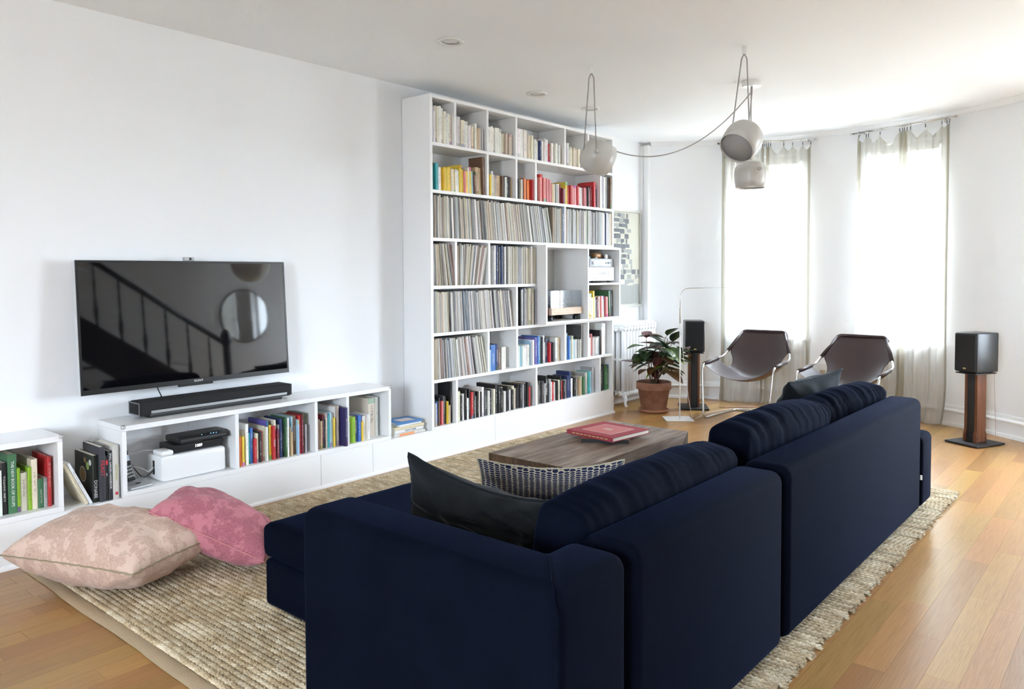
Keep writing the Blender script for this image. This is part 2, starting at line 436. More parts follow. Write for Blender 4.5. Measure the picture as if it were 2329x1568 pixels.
def sheer(name, col, trans, rough=0):
    m = bpy.data.materials.new(name); m.use_nodes = True; nt = m.node_tree; nt.nodes.clear()
    o = nt.nodes.new('ShaderNodeOutputMaterial'); t = nt.nodes.new('ShaderNodeBsdfTransparent')
    d = nt.nodes.new('ShaderNodeBsdfDiffuse'); d.inputs[0].default_value = (*col, 1)
    l = nt.nodes.new('ShaderNodeBsdfTranslucent'); l.inputs[0].default_value = (*col, 1)
    m1 = nt.nodes.new('ShaderNodeMixShader'); m1.inputs[0].default_value = .5
    m2 = nt.nodes.new('ShaderNodeMixShader')
    m2.inputs[0].default_value = 1 - trans
    nt.links.new(d.outputs[0], m1.inputs[1]); nt.links.new(l.outputs[0], m1.inputs[2])
    nt.links.new(t.outputs[0], m2.inputs[1]); nt.links.new(m1.outputs[0], m2.inputs[2]); nt.links.new(m2.outputs[0], o.inputs[0]); return m
M_SHEER = sheer('ivory_sheer', (.64, .62, .57), .48)
M_SHEERD = sheer('ivory_sheer_doubled', (.50, .475, .40), .04)
# ------------------------------------------------------------------ room shell
CEIL = 2.692
BC, BR = (1.45, 5.0), 2.72          # bow wall: circle centre and radius
def bow(phi, r=BR, z=0.0): return (BC[0] + r * sin(phi), BC[1] + r * cos(phi), z)
PHI0, PHI1 = -0.652, 0.723
WIN = [(-0.333, -0.0847), (0.129, 0.379)]
WZ0, WZ1 = 0.68, 2.50
def arc_block(mb, a, b, r0, r1, z0, z1, step=0.03):
    n = max(1, int(abs(b - a) / step))
    for i in range(n):
        p, q = a + (b - a) * i / n, a + (b - a) * (i + 1) / n
        v = [bow(p, r0, z0), bow(q, r0, z0), bow(q, r1, z0), bow(p, r1, z0), bow(p, r0, z1), bow(q, r0, z1), bow(q, r1, z1), bow(p, r1, z1)]
        fs = [(0, 1, 5, 4), (2, 3, 7, 6), (0, 3, 2, 1), (4, 5, 6, 7)]
        if i == 0: fs.append((3, 0, 4, 7))
        if i == n - 1: fs.append((1, 2, 6, 5))
        mb.add(v, fs)
RT = BR + 0.22
wb = MB()
edges = [PHI0, WIN[0][0], WIN[0][1], WIN[1][0], WIN[1][1], PHI1]
for a, b in ((0, 1), (2, 3), (4, 5)): arc_block(wb, edges[a], edges[b], BR, RT, -.02, CEIL + .02)
for a, b in WIN:
    arc_block(wb, a, b, BR, RT, -.02, WZ0); arc_block(wb, a, b, BR, RT, WZ1, CEIL + .02)
o = wb.build('wall_back', M_WALL, smooth=True, weld=True); sharp_smooth(o, 25); tag(o, 'curved white bow wall with two tall windows', None, kind='structure')
def struct(name, dims, m, r=0):
    o = bbox(name, dims, m, None, r); o['kind'] = 'structure'; return o
struct('wall_left', (-.50, -.292, -3.2, 7.30, -.02, CEIL + .02), M_WALL)
# street wall beside the bow, outside the picture: an invented opening that lights the TV wall
GX0, GX1, GZ0, GZ1 = 3.70, 5.25, 0.45, 2.15
sw_ = MB()
for d in ((3.22, GX0, 7.04, 7.30, -.02, CEIL + .02), (GX1, 5.75, 7.04, 7.30, -.02, CEIL + .02), (GX0, GX1, 7.04, 7.30, -.02, GZ0), (GX0, GX1, 7.04, 7.30, GZ1, CEIL + .02)): sw_.box(*d)
o = sw_.build('wall_bay_side', M_WALL); o['kind'] = 'structure'
wg = empty('window_4', ((GX0 + GX1) / 2, 7.17, 0)); wg['kind'] = 'structure'
f = MB(); hw = (GX1 - GX0) / 2
for d in ((-hw, -hw + .06), (hw - .06, hw), (-.03, .03)): f.box(d[0], d[1], -.04, .04, GZ0, GZ1)
for d in ((GZ0, GZ0 + .06), (GZ1 - .06, GZ1), (1.9, 1.95)): f.box(-hw, hw, -.038, .038, d[0], d[1])
f.build('window_frame', M_TRIM, wg); MB().box(-hw, hw, -.004, .004, GZ0, GZ1).build('pane', M_GLASS, wg)
portal(((GX0 + GX1) / 2, 7.29, (GZ0 + GZ1) / 2), (0, -1, 0), GX1 - GX0, GZ1 - GZ0)
struct('wall_corner', (-.50, -.21, 7.17, 7.40, -.02, CEIL + .02), M_WALL)
struct('wall_right', (5.55, 5.75, -3.2, 7.30, -.02, CEIL + .02), M_WALL)
struct('ceiling', (-.6, 5.75, -3.3, 8.2, CEIL, CEIL + .1), M_CEIL)
# rear wall behind the viewer; its unseen window is added as fill light
rw = MB()
RX0, RX1, RZ0, RZ1 = 3.0, 4.4, 0.8, 2.40
for d in ((-.5, RX0, -3.2, -3.0, -.02, CEIL + .02), (RX1, 5.75, -3.2, -3.0, -.02, CEIL + .02), (RX0, RX1, -3.2, -3.0, -.02, RZ0), (RX0, RX1, -3.2, -3.0, RZ1, CEIL + .02)): rw.box(*d)
o = rw.build('wall_rear', M_WALL); o['kind'] = 'structure'
wr = empty('window_3', ((RX0 + RX1) / 2, -3.1, 0)); wr['kind'] = 'structure'
f = MB(); hw = (RX1 - RX0) / 2
for d in ((-hw, -hw + .06), (hw - .06, hw), (-.03, .03)): f.box(d[0], d[1], -.04, .04, RZ0, RZ1)
for d in ((RZ0, RZ0 + .06), (RZ1 - .06, RZ1), (1.5, 1.55)): f.box(-hw, hw, -.038, .038, d[0], d[1])
f.build('window_frame', M_TRIM, wr); MB().box(-hw, hw, -.004, .004, RZ0, RZ1).build('pane', M_GLASS, wr)
portal(((RX0 + RX1) / 2, -3.18, (RZ0 + RZ1) / 2), (0, 1, 0), RX1 - RX0, RZ1 - RZ0)

# baseboard and crown along the bow wall, from a profile of (depth into the room, height)
def arc_profile(name, prof, a, b, m, n=60):
    mb = MB(); P = len(prof)
    mb.grid(lambda s, t: bow(a + (b - a) * s, BR - prof[min(P - 1, int(round(t * (P - 1))))][0], prof[min(P - 1, int(round(t * (P - 1))))][1]), n, P - 1)
    o = mb.build(name, m); sharp_smooth(o, 35); o['kind'] = 'structure'; return o
BASE_PROF = [(0, .178), (.010, .177), (.014, .168), (.014, .150), (.022, .143), (.030, .135), (.030, .126), (.018, .120), (.018, .030), (.034, .028), (.040, .012), (.040, 0), (0, 0)]
arc_profile('baseboard_back', BASE_PROF, PHI0, PHI1, M_TRIM)
arc_profile('trim_1', [(0, 2.648), (.012, 2.650), (.018, 2.660), (.032, 2.672), (.045, 2.684), (.048, 2.692), (0, 2.692)], PHI0, PHI1, M_TRIM)
mb = MB().prism([(-.292 + d, z) for d, z in BASE_PROF], 'y', 6.16, 7.15)
o = mb.build('baseboard_left', M_TRIM); o['kind'] = 'structure'
# upright casing in the corner beside the picture
cs = MB()
for x0, x1, y0 in ((-.292, -.262, 7.120), (-.266, -.228, 7.135), (-.232, -.196, 7.115)): cs.box(x0, x1, y0, 7.20, 0, 2.66)
cs.tube([(-.205, 7.128, 0), (-.205, 7.128, 2.66)], .014, 10)
o = cs.build('trim_2', M_TRIM); o['kind'] = 'structure'

# ------------------------------------------------------------------ windows in the bow
for wi, (a, b) in enumerate(WIN):
    c = (a + b) / 2; half = sin((b - a) / 2) * BR
    w = empty('window_%d' % (wi + 1), bow(c, BR + .13), -c); w['kind'] = 'structure'
    # local: x along the wall, y outward
    f = MB(); hw = half + .01
    for x0, x1 in ((-hw, -hw + .05), (hw - .05, hw)): f.box(x0, x1, -.05, .05, WZ0, WZ1)
    f.box(-hw, hw, -.049, .049, WZ1 - .05, WZ1); f.box(-hw, hw, -.049, .049, WZ0, WZ0 + .05)
    f.build('window_frame', M_TRIM, w)
    for k, (z0, z1, yo) in enumerate(((WZ0 + .05, 1.60, -.02), (1.56, WZ1 - .05, .015))):
        s = MB(); x1 = hw - .05
        for p0, p1 in ((-x1, -x1 + .04), (x1 - .04, x1)): s.box(p0, p1, yo - .015, yo + .015, z0, z1)
        for q0, q1 in ((z0, z0 + .045), (z1 - .04, z1)): s.box(-x1 + .04, x1 - .04, yo - .014, yo + .014, q0, q1)
        so = s.build('sash', M_TRIM, w)
        MB().box(-x1 + .04, x1 - .04, yo - .002, yo + .002, z0 + .045, z1 - .04).build('pane', M_GLASS, so)
    bbox('window_sill', (-half - .05, half + .05, -.20, -.05, WZ0 - .03, WZ0 + .004), M_TRIM, w, .004)
    # raised slatted blind: head rail and a bundle of slats
    bl = bbox('blind_rail', (-hw + .06, hw - .06, -.10, -.055, WZ1 - .09, WZ1 - .05), M_WHITEM, w, .003)
    for k in range(12):
        zz = WZ1 - .10 - k * .0125
        MB().box(-hw + .065, hw - .065, -.105, -.055, zz - .004, zz).build('slat', M_WHITEM, bl)
    bbox('bottom_rail', (-hw + .065, hw - .065, -.103, -.057, WZ1 - .275, WZ1 - .255), M_WHITEM, bl, .003)
    portal(bow(c, BR + .24, (WZ0 + WZ1) / 2), (-sin(c), -cos(c), 0), 2 * half, WZ1 - WZ0)

# ------------------------------------------------------------------ oak floor
floor = bbox('floor', (-.6, 5.75, -3.3, 8.2, -.08, -.0155), mat('subfloor', (.05, .03, .015), .9), None, 0); tag(floor, 'honey oak strip floor', None, kind='structure')
def project(P):
    d = Vector(P) - CAM; z = d.dot(_fwd)
    if z < .2: return None
    return (W_PX / 2 + F_PX * d.dot(_right) / z, CY_PX - F_PX * d.dot(_up) / z, z)
PW = .102; LENS = [.5, .65, .8, .95, 1.15]
plank_me = []
for L in LENS:
    g = .00025
    m = MB().box(-PW / 2 + g, PW / 2 - g, -L / 2 + g, L / 2 - g, -.0155, 0)
    plank_me.append(m.mesh('plank', M_OAK))
rp = random.Random(5); planks = []
x = -.30
while x < 5.55:
    y = -3.0 - rp.random() * .8
    while y < 7.95:
        k = rp.randrange(len(LENS)); L = LENS[k]; cy = y + L / 2; cx = x + PW / 2
        y += L
        if cy > 7.0 and (cx - BC[0]) ** 2 + (min(cy, 7.95) - L * .3 - BC[1]) ** 2 > (BR + .15) ** 2: continue
        under_rug = .12 < cx < 2.98 and cy - L / 2 > 1.25 and cy + L / 2 < 5.15
        under_plinth = cx < -.06 and cy + L / 2 < 6.1
        pr = project((cx, cy, 0)); vis = 0
        if pr and -120 < pr[0] < W_PX + 120 and -100 < pr[1] < H_PX + 160 and not under_rug and not under_plinth: vis = 1 / pr[2]
        planks.append((vis, cx, cy, k))
    x += PW
planks.sort(reverse=True)
rest = MB()
for i, (vis, cx, cy, k) in enumerate(planks):
    if i < 290 and vis > 0: link('plank', plank_me[k], floor, (cx, cy, 0))
    else: rest.box(cx - PW / 2 + .001, cx + PW / 2 - .001, cy - LENS[k] / 2 + .001, cy + LENS[k] / 2 - .001, -.0155, 0)
o = rest.build('board_field', M_OAK, floor, normals=False); o['kind'] = 'stuff'

# ------------------------------------------------------------------ braided rug
rug = empty('jute_rug', (1.56, 3.2, 0), 0, 'large flat braided jute rug with cream flecks under the navy sofa', 'rug')
RX = (.075, 3.05); RL = RX[1] - RX[0]; RP = .0236
def braid(seed):
    rr_ = random.Random(seed); ph = rr_.random(); mb = MB(); jit = [rr_.uniform(-.0012, .0012) for _ in range(400)]
    def fn(u, v):
        vv = v * 2 - 1; s = u * RL / .021 + ph
        side = .5 if vv > 0 else 0.
        bump_ = .5 + .5 * cos(2 * pi * (s + side) + 2.4 * abs(vv))
        env = max(0., 1 - vv * vv) ** .34
        j = jit[int(u * 390)]
        return (-RL / 2 + u * RL, vv * RP * .5 * (1.10 + .14 * bump_) + j, .0060 + env * (.0028 + .0060 * bump_))
    mb.grid(fn, 420, 6)
    mb.add([(-RL / 2, -RP / 2, .001), (RL / 2, -RP / 2, .001), (RL / 2, RP / 2, .001), (-RL / 2, RP / 2, .001)], [(0, 1, 2, 3)])
    return mb.mesh('braid_row', M_JUTE, smooth=True, normals=False)
brs = [braid(k) for k in range(5)]
rr_ = random.Random(3); y = 1.235 + RP / 2; k = 0
while y < 5.21:
    o = link('braid_row', brs[rr_.randrange(5)], rug, (RX[0] + RL / 2 - 1.56 + rr_.uniform(-.010, .010), y - 3.2, 0))
    y += RP
hem = MB()
hem.grid(lambda u, v: (RX[0] - 1.56 + u * RL, 1.178 + v * .060 - 3.2 + .004 * sin(u * 23) + .003 * noise.noise((u * 30, 0, 0)), .003 + .004 * sin(pi * min(1, max(0, v))) ** .5), 80, 4)
hem.build('hem_tape', M_HEM, rug, smooth=True)
# ------------------------------------------------------------------ soft shapes
def cushion(half, r, n=14, puff=.02, wr=.004, seed=0, wscale=9., crease=None):
    """rounded cushion mesh, wrinkled; half = half sizes"""
    hx, hy, hz = half; idx = {}; mb = MB()
    def put(p):
        key = (round(p[0], 5), round(p[1], 5), round(p[2], 5))
        if key in idx: return idx[key]
        q = Vector((p[0] * hx, p[1] * hy, p[2] * hz))
        inner = Vector((max(-hx + r, min(hx - r, q.x)), max(-hy + r, min(hy - r, q.y)), max(-hz + r, min(hz - r, q.z))))
        d = q - inner; nrm = d.normalized() if d.length > 1e-9 else Vector(p).normalized()
        pos = inner + nrm * r
        bulge = (1 - p[0] ** 2) * (1 - p[1] ** 2) + (1 - p[1] ** 2) * (1 - p[2] ** 2) * .5 + (1 - p[0] ** 2) * (1 - p[2] ** 2) * .5
        ax = max(range(3), key=lambda i: abs(p[i]))
        nn = Vector((0, 0, 0)); nn[ax] = 1 if p[ax] > 0 else -1
        pos += nn * puff * bulge
        s = seed * 7.3
        w = noise.noise((pos.x * wscale + s, pos.y * wscale, pos.z * wscale)) + .5 * noise.noise((pos.x * wscale * 2.3, pos.y * wscale * 2.3 + s, pos.z * wscale * 2.3))
        pos += (nn + nrm).normalized() * wr * w
        if crease: pos += crease(pos, p)
        i = len(mb.v); mb.v.append(tuple(pos)); idx[key] = i; return i
    def lin(m): return [-1 + 2 * i / m for i in range(m + 1)]
    def dens(h): return max(6, int(n * h / max(half)))
    nx, ny, nz = dens(hx), dens(hy), dens(hz)
    def warp(t): return sin(t * pi / 2) * .35 + t * .65
    for ax, (na, nb), (ia, ib) in ((0, (ny, nz), (1, 2)), (1, (nx, nz), (0, 2)), (2, (nx, ny), (0, 1))):
        for sg in (-1, 1):
            A, B = [warp(t) for t in lin(na)], [warp(t) for t in lin(nb)]
            for i in range(na):
                for j in range(nb):
                    f = []
                    for (u, v) in ((A[i], B[j]), (A[i + 1], B[j]), (A[i + 1], B[j + 1]), (A[i], B[j + 1])):
                        p = [0, 0, 0]; p[ax] = sg; p[ia] = u; p[ib] = v; f.append(put(p))
                    mb.f.append(tuple(f)); mb.m.append(0)
    return mb

def frame_matrix(c, ex, ey):
    ex = Vector(ex).normalized(); ey = Vector(ey); ey = (ey - ex * ey.dot(ex)).normalized(); ez = ex.cross(ey)
    return Matrix(((ex.x, ey.x, ez.x, c[0]), (ex.y, ey.y, ez.y, c[1]), (ex.z, ey.z, ez.z, c[2]), (0, 0, 0, 1)))

def pillow(name, a, b, t, M, m, m_seam, label, cat='pillow', seed=0, pinch=.07, wr=.012, n=44, deform=None, group=None, seam_r=.003, pw=.5, folds=0.):
    """knife-edge pillow a x b (half sizes), thickness t; seam piping is its own part"""
    root = empty(name, (0, 0, 0), 0, label, cat, group); root.matrix_world = M
    mb = MB(); uvs = []
    def pt(u, v, sg):
        ku = 1 - pinch * (1 - v * v) * (.4 + .6 * abs(u)); kv = 1 - pinch * (1 - u * u) * (.4 + .6 * abs(v))
        x, y = a * u * ku, b * v * kv
        e = max(0., (1 - u ** 2) * (1 - v ** 2)) ** pw
        z = sg * t / 2 * e
        # soft puckers that fan out from the corners and the edges
        rad = sqrt(u * u + v * v); ang = math.atan2(v, u)
        edge = max(abs(u), abs(v)) ** 3 * (1 - max(abs(u), abs(v)) ** 14)
        z += sg * wr * edge * (noise.noise((ang * 3.2 + seed, rad * 1.3, sg + seed)) + .6 * sin(ang * 11 + seed))
        z += sg * wr * .9 * noise.noise((u * 2.2 + seed * 3, v * 2.2, sg * 2.)) * e
        if folds:
            w_ = abs(noise.noise((( u * .75 + v * .65) * 2.4 + seed, (u - v) * .8, seed))); k_ = max(0., 1 - w_ / .34)
            z += sg * folds * k_ * k_ * (3 - 2 * k_) * e * (.5 + .5 * (v * .5 + .5))
        P = Vector((x, y, z))
        if deform: P = Vector(deform(P, u, v))
        return P
    q = n + 1
    for sg in (1, -1):
        base = len(mb.v)
        for i in range(q):
            for j in range(q):
                u, v = -1 + 2 * i / n, -1 + 2 * j / n
                u = sin(u * pi / 2) * .5 + u * .5; v = sin(v * pi / 2) * .5 + v * .5
                mb.v.append(tuple(pt(u, v, sg))); uvs.append((u * .5 + .5, v * .5 + .5))
        for i in range(n):
            for j in range(n):
                f = (base + i * q + j, base + (i + 1) * q + j, base + (i + 1) * q + j + 1, base + i * q + j + 1)
                mb.f.append(f if sg > 0 else f[::-1]); mb.m.append(0)
    me = bpy.data.meshes.new('cover'); me.from_pydata(mb.v, [], mb.f); me.materials.append(m)
    uvl = me.uv_layers.new(name='UVMap')
    for lp in me.loops: uvl.data[lp.index].uv = uvs[lp.vertex_index]
    bm = bmesh.new(); bm.from_mesh(me); bmesh.ops.remove_doubles(bm, verts=bm.verts, dist=1e-5); bmesh.ops.recalc_face_normals(bm, faces=bm.faces); bm.to_mesh(me); bm.free()
    shade(me); link('cover', me, root)
    rim = []
    for k in range(160):
        s = k / 40.; e = int(s); w = (s - e) * 2 - 1
        u, v = ((w, -1), (1, w), (-w, 1), (-1, -w))[e]
        P = pt(u, v, 1); out = Vector((u if abs(u) > .999 else 0, v if abs(v) > .999 else 0, 0)).normalized() * .002
        rim.append(P + out + Vector((0, 0, .0012 * sin(k * 1.9))))
    MB().tube(rim, seam_r, 6, closed=True).build('seam', m_seam, root, smooth=True)
    return root

# ------------------------------------------------------------------ sectional sofa
sofa = empty('sectional_sofa', (2.2, 3.0, 0), 0, 'long low navy velvet sectional sofa with chaise on the jute rug', 'sofa')
SO = Vector((2.2, 3.0, 0))
def sbox(name, x0, x1, y0, y1, z0, z1, r=.045, m=None, seg=4):
    me = MB().box(x0 - SO.x, x1 - SO.x, y0 - SO.y, y1 - SO.y, z0, z1).mesh(name, m or M_NAVY); bevel_mesh(me, r, seg); shade(me); return link(name, me, sofa)
# near arm turning the corner into the first stretch of back, mitred seam
poly = [(2.05, 1.28), (2.98, 1.28), (2.98, 1.580), (2.805, 1.580), (2.805, 1.475), (2.05, 1.475)]
me = MB().prism([(x - SO.x, y - SO.y) for x, y in poly], 'z', .045, .655).mesh('arm', M_NAVY); bevel_mesh(me, .04, 5); shade(me); arm = link('arm', me, sofa)
arm['label'] = 'near arm that turns the corner into the back'
sm = MB().tube([(2.980 - SO.x, 1.281 - SO.y, .06), (2.9805 - SO.x, 1.2795 - SO.y, .60), (2.966 - SO.x, 1.294 - SO.y, .645), (2.94 - SO.x, 1.32 - SO.y, .6562), (2.845 - SO.x, 1.435 - SO.y, .6562), (2.83 - SO.x, 1.455 - SO.y, .648)], .0016, 5); sm.build('seam', M_NAVY, arm)
sbox('back', 2.805, 2.98, 1.603, 2.578, .045, .655, .04)
bk = sbox('back', 2.805, 2.98, 2.606, 4.535, .045, .655, .04)
MB().box(2.974 - SO.x, 2.984 - SO.x, 4.536 - SO.y, 4.541 - SO.y, .21, .235).build('label_tab', M_WHITEM, bk)
fa = sbox('arm', 2.02, 2.98, 4.555, 4.80, .045, .44, .04)
# bases
sbox('base', 1.325, 2.80, 1.615, 2.565, .055, .235, .018); 
sbox('base', 2.08, 2.80, 2.59, 4.535, .055, .235, .018)
sbox('base', 2.10, 2.80, 1.47, 1.612, .055, .30, .018)
for x, y in ((1.40, 1.70), (1.40, 2.48), (2.90, 1.36), (2.90, 2.65), (2.15, 4.70), (2.90, 4.70), (2.15, 2.68)):
    MB().lathe([(0, 0.0165), (.022, .0165), (.026, .06), (0, .06)], 14, (x - SO.x, y - SO.y, 0)).build('foot', M_BLACKM, sofa)
def seat(x0, x1, y0, y1, z0, z1, seed):
    o = cushion(((x1 - x0) / 2, (y1 - y0) / 2, (z1 - z0) / 2), .035, 34, .012, .004, seed, 6.).build('seat_cushion', M_NAVY, sofa, smooth=True)
    o.location = ((x0 + x1) / 2 - SO.x, (y0 + y1) / 2 - SO.y, (z0 + z1) / 2); return o
seat(1.305, 2.795, 1.61, 2.575, .235, .372, 1)
seat(2.055, 2.795, 2.59, 3.555, .235, .375, 2)
seat(2.055, 2.795, 3.57, 4.54, .235, .375, 3)
def vcrease(amp, seed):
    def fn(pos, p):
        k = max(0., p[2]) ; s = .5 * noise.noise((pos.y * 11 + seed, pos.x * 3, seed)) + .7 * noise.noise((pos.y * 26 + pos.z * 6 + seed, pos.z * 5, 3.3)) + .5 * noise.noise((pos.y * 55 + pos.z * 12 + seed, pos.z * 6, 7.3))
        return Vector((s * amp * k, 0, s * amp * .7 * k - .012 * k * (abs(p[1]) ** 4)))
    return fn
def back_cushion(c, hx, hy, hz, ry, rz, seed, rx=0., amp=.0062):
    o = cushion((hx, hy, hz), .042, 84, .028, .004, seed, 7., vcrease(amp, seed)).build('back_cushion', M_NAVY, sofa, smooth=True)
    o.matrix_local = Matrix.Translation(Vector(c) - SO) @ Matrix.Rotation(rz, 4, 'Z') @ Matrix.Rotation(rx, 4, 'X') @ Matrix.Rotation(ry, 4, 'Y'); return o
back_cushion((2.70, 2.13, .535), .085, .51, .175, radians(9), radians(1), 4)
back_cushion((2.69, 3.18, .560), .085, .43, .180, radians(8), radians(-3), 5)
back_cushion((2.625, 4.16, .525), .085, .42, .160, radians(8), radians(-13), 6, radians(5))

# ------------------------------------------------------------------ loose pillows
def slump(P, u, v):
    return (P.x, P.y - .05 * (1 - u * u) * max(0, v) - .02 * u * v, P.z + .03 * u * u)
pillow('throw_pillow', .285, .150, .20, frame_matrix((2.275, 1.85, .530), (.93, .36, -.12), (-.02, -.10, .95)), M_GREYV, M_GREYV,
       'slouched charcoal velvet pillow in the near sofa corner', seed=2.3, pinch=.10, wr=.022, deform=slump, seam_r=.006, n=72, folds=.03)
def sag(P, u, v): return (P.x, P.y - .035 * (1 - u * u) * max(0, v + .2), P.z)
pillow('throw_pillow', .295, .108, .11, frame_matrix((2.06, 2.470, .477), (.80, .60, .0), (.12, -.30, .95)), M_IKAT, M_IKAT,
       'indigo and cream dab-patterned linen pillow on the chaise', seed=4.1, pinch=.05, wr=.010, deform=sag)
pillow('throw_pillow', .26, .17, .18, frame_matrix((2.43, 4.33, .600), (.22, .95, .06), (.40, -.14, .90)), M_GREYV, M_GREYV,
       'plump charcoal velvet pillow at the far end of the sofa', seed=6.2, pinch=.09, wr=.014, seam_r=.006)
pillow('floor_pillow', .36, .23, .31, frame_matrix((.53, 1.375, .168), (.94, .342, .02), (-.33, .94, .0)), M_BEIGE, M_BEIGES,
       'plump blush beige floor pillow with olive piping by the plinth', seed=1.2, pinch=.05, wr=.012, pw=.42, folds=.012)
pillow('floor_pillow', .265, .17, .25, frame_matrix((.725, 1.755, .200), (.64, .64, -.44), (-.84, .50, .08)), M_PINK, M_PINKS,
       'rose pink floor pillow leaning over the beige one', seed=3.4, pinch=.05, wr=.014, pw=.42, folds=.012)
# ------------------------------------------------------------------ coffee table
tb = empty('coffee_table', (1.575, 3.50, 0), 0, 'low weathered teak waterfall coffee table beside the sofa', 'table')
TX, TY, TZ, TT = .275, .565, .40, .068
top = MB().prism([(-TY, TZ), (TY, TZ), (TY - TT, TZ - TT), (-TY + TT, TZ - TT)], 'x', -TX, TX); me = top.mesh('table_top', M_TABLE); bevel_mesh(me, .002, 1); link('table_top', me, tb)
for s in (-1, 1):
    p = MB().prism([(s * TY, TZ), (s * TY, .0165), (s * (TY - TT), .0165), (s * (TY - TT), TZ - TT)], 'x', -TX, TX); me = p.mesh('end_panel', M_TABLEL); bevel_mesh(me, .002, 1); link('end_panel', me, tb)
strips = 15; y0, y1 = -TY + TT + .001, TY - TT - .001
for s in (-1, 1):
    for k in range(strips):
        a = y0 + (y1 - y0) * k / strips; b = y0 + (y1 - y0) * (k + 1) / strips - .0012; dx = RND.uniform(-.0015, .0015)
        MB().box(s * (TX - .040) - .012 + dx, s * (TX - .040) + .012 + dx, a, b, .0165, TZ - TT - .001).build('side_strip', M_TABLEL, tb)

# ------------------------------------------------------------------ sling chairs
def make_chair(label):
    t = empty('sling_chair', (0, 0, 0), 0, label, 'chair', 'brown leather sling chairs by the bow windows')
    r = .0105; path = []
    left = [(-.185, -.53, r), (-.285, .055, r), (-.318, .0, .492), (-.315, -.565, .512), (-.20, -.845, .748)]
    # one bent bar: rear floor run, feet, legs, arms, back posts, top rail
    pts = left + [(.20, -.845, .748), (.315, -.565, .512), (.318, .0, .492), (.285, .055, r), (.185, -.53, r)]
    loc = [Vector((x, y, z)) for x, y, z in pts]
    rp_ = round_path([(0, -.53, r)] + [tuple(q) for q in loc] + [(0, -.53, r)], .055, 7)
    MB().tube(rp_[:-1], r, 10, closed=True).build('frame', M_CHROME, t, smooth=True)
    # hide: rows from the front lip over the seat up to the top rail
    rows = [  # (centre y, centre z, half width, edge y, edge z)
        (.005, .372, .330, -.045, .504), (-.02, .366, .332, -.06, .506), (-.10, .350, .334, -.13, .508), (-.20, .335, .334, -.22, .511), (-.30, .325, .333, -.30, .514), (-.38, .322, .330, -.37, .517), (-.44, .322, .322, -.42, .515),
        (-.485, .330, .262, -.455, .44), (-.525, .352, .232, -.495, .42), (-.562, .385, .220, -.535, .44), (-.60, .425, .222, -.575, .475), (-.640, .472, .245, -.615, .525), (-.680, .525, .280, -.640, .566),
        (-.72, .580, .262, -.688, .612), (-.765, .640, .240, -.738, .655), (-.81, .702, .216, -.798, .708), (-.845, .750, .200, -.842, .752), (-.864, .752, .198, -.862, .752), (-.870, .735, .200, -.866, .735), (-.862, .700, .205, -.855, .70)]
    nu = 22
    def build(off):
        mb = MB()
        for (cy, cz, hw, ey, ez) in rows:
            for i in range(nu + 1):
                u = -1 + 2 * i / nu; k = abs(u) ** 2.1
                mb.v.append((hw * u * (1 - .04 * (1 - abs(u))), cy + (ey - cy) * k, cz + (ez - cz) * k + off))
        for j in range(len(rows) - 1):
            for i in range(nu):
                q = nu + 1; mb.f.append((j * q + i, (j + 1) * q + i, (j + 1) * q + i + 1, j * q + i + 1)); mb.m.append(0)
        return mb
    mb = build(0); o = mb.build('leather_sling', [M_LEATHER, M_LEATHERU], t, smooth=True, normals=False)
    sd = o.modifiers.new('thick', 'SOLIDIFY'); sd.thickness = .0045; sd.offset = -1; sd.material_offset = 1; sd.material_offset_rim = 0
    sb = o.modifiers.new('soft', 'SUBSURF'); sb.levels = 1; sb.render_levels = 1
    # sleeves of the hide wrapped round the arms
    for s in (-1, 1):
        MB().tube([(s * .3165, -.045, .494), (s * .3162, -.25, .500), (s * .315, -.42, .506)], .0165, 10).build('arm_sleeve', M_LEATHER, t, smooth=True)
        MB().tube([(s * .289, -.628, .566), (s * .245, -.735, .656), (s * .208, -.825, .731)], .016, 10).build('back_sleeve', M_LEATHER, t, smooth=True)
    MB().tube(round_path([(-.225, -.79, .700), (-.20, -.845, .7485), (.20, -.845, .7485), (.225, -.79, .700)], .05, 6), .016, 10).build('top_sleeve', M_LEATHER, t, smooth=True)
    return t
ch = make_chair('dark brown leather sling chair beside the plant and slim lamp')
ch.location = (1.08, 6.478, 0); ch.rotation_euler = (0, 0, pi + .111)
c2 = copy_tree(ch); c2.location = (1.943, 6.437, 0); c2.rotation_euler = (0, 0, pi + .053)
c2['label'] = 'dark brown leather sling chair partly hidden behind the sofa cushions'

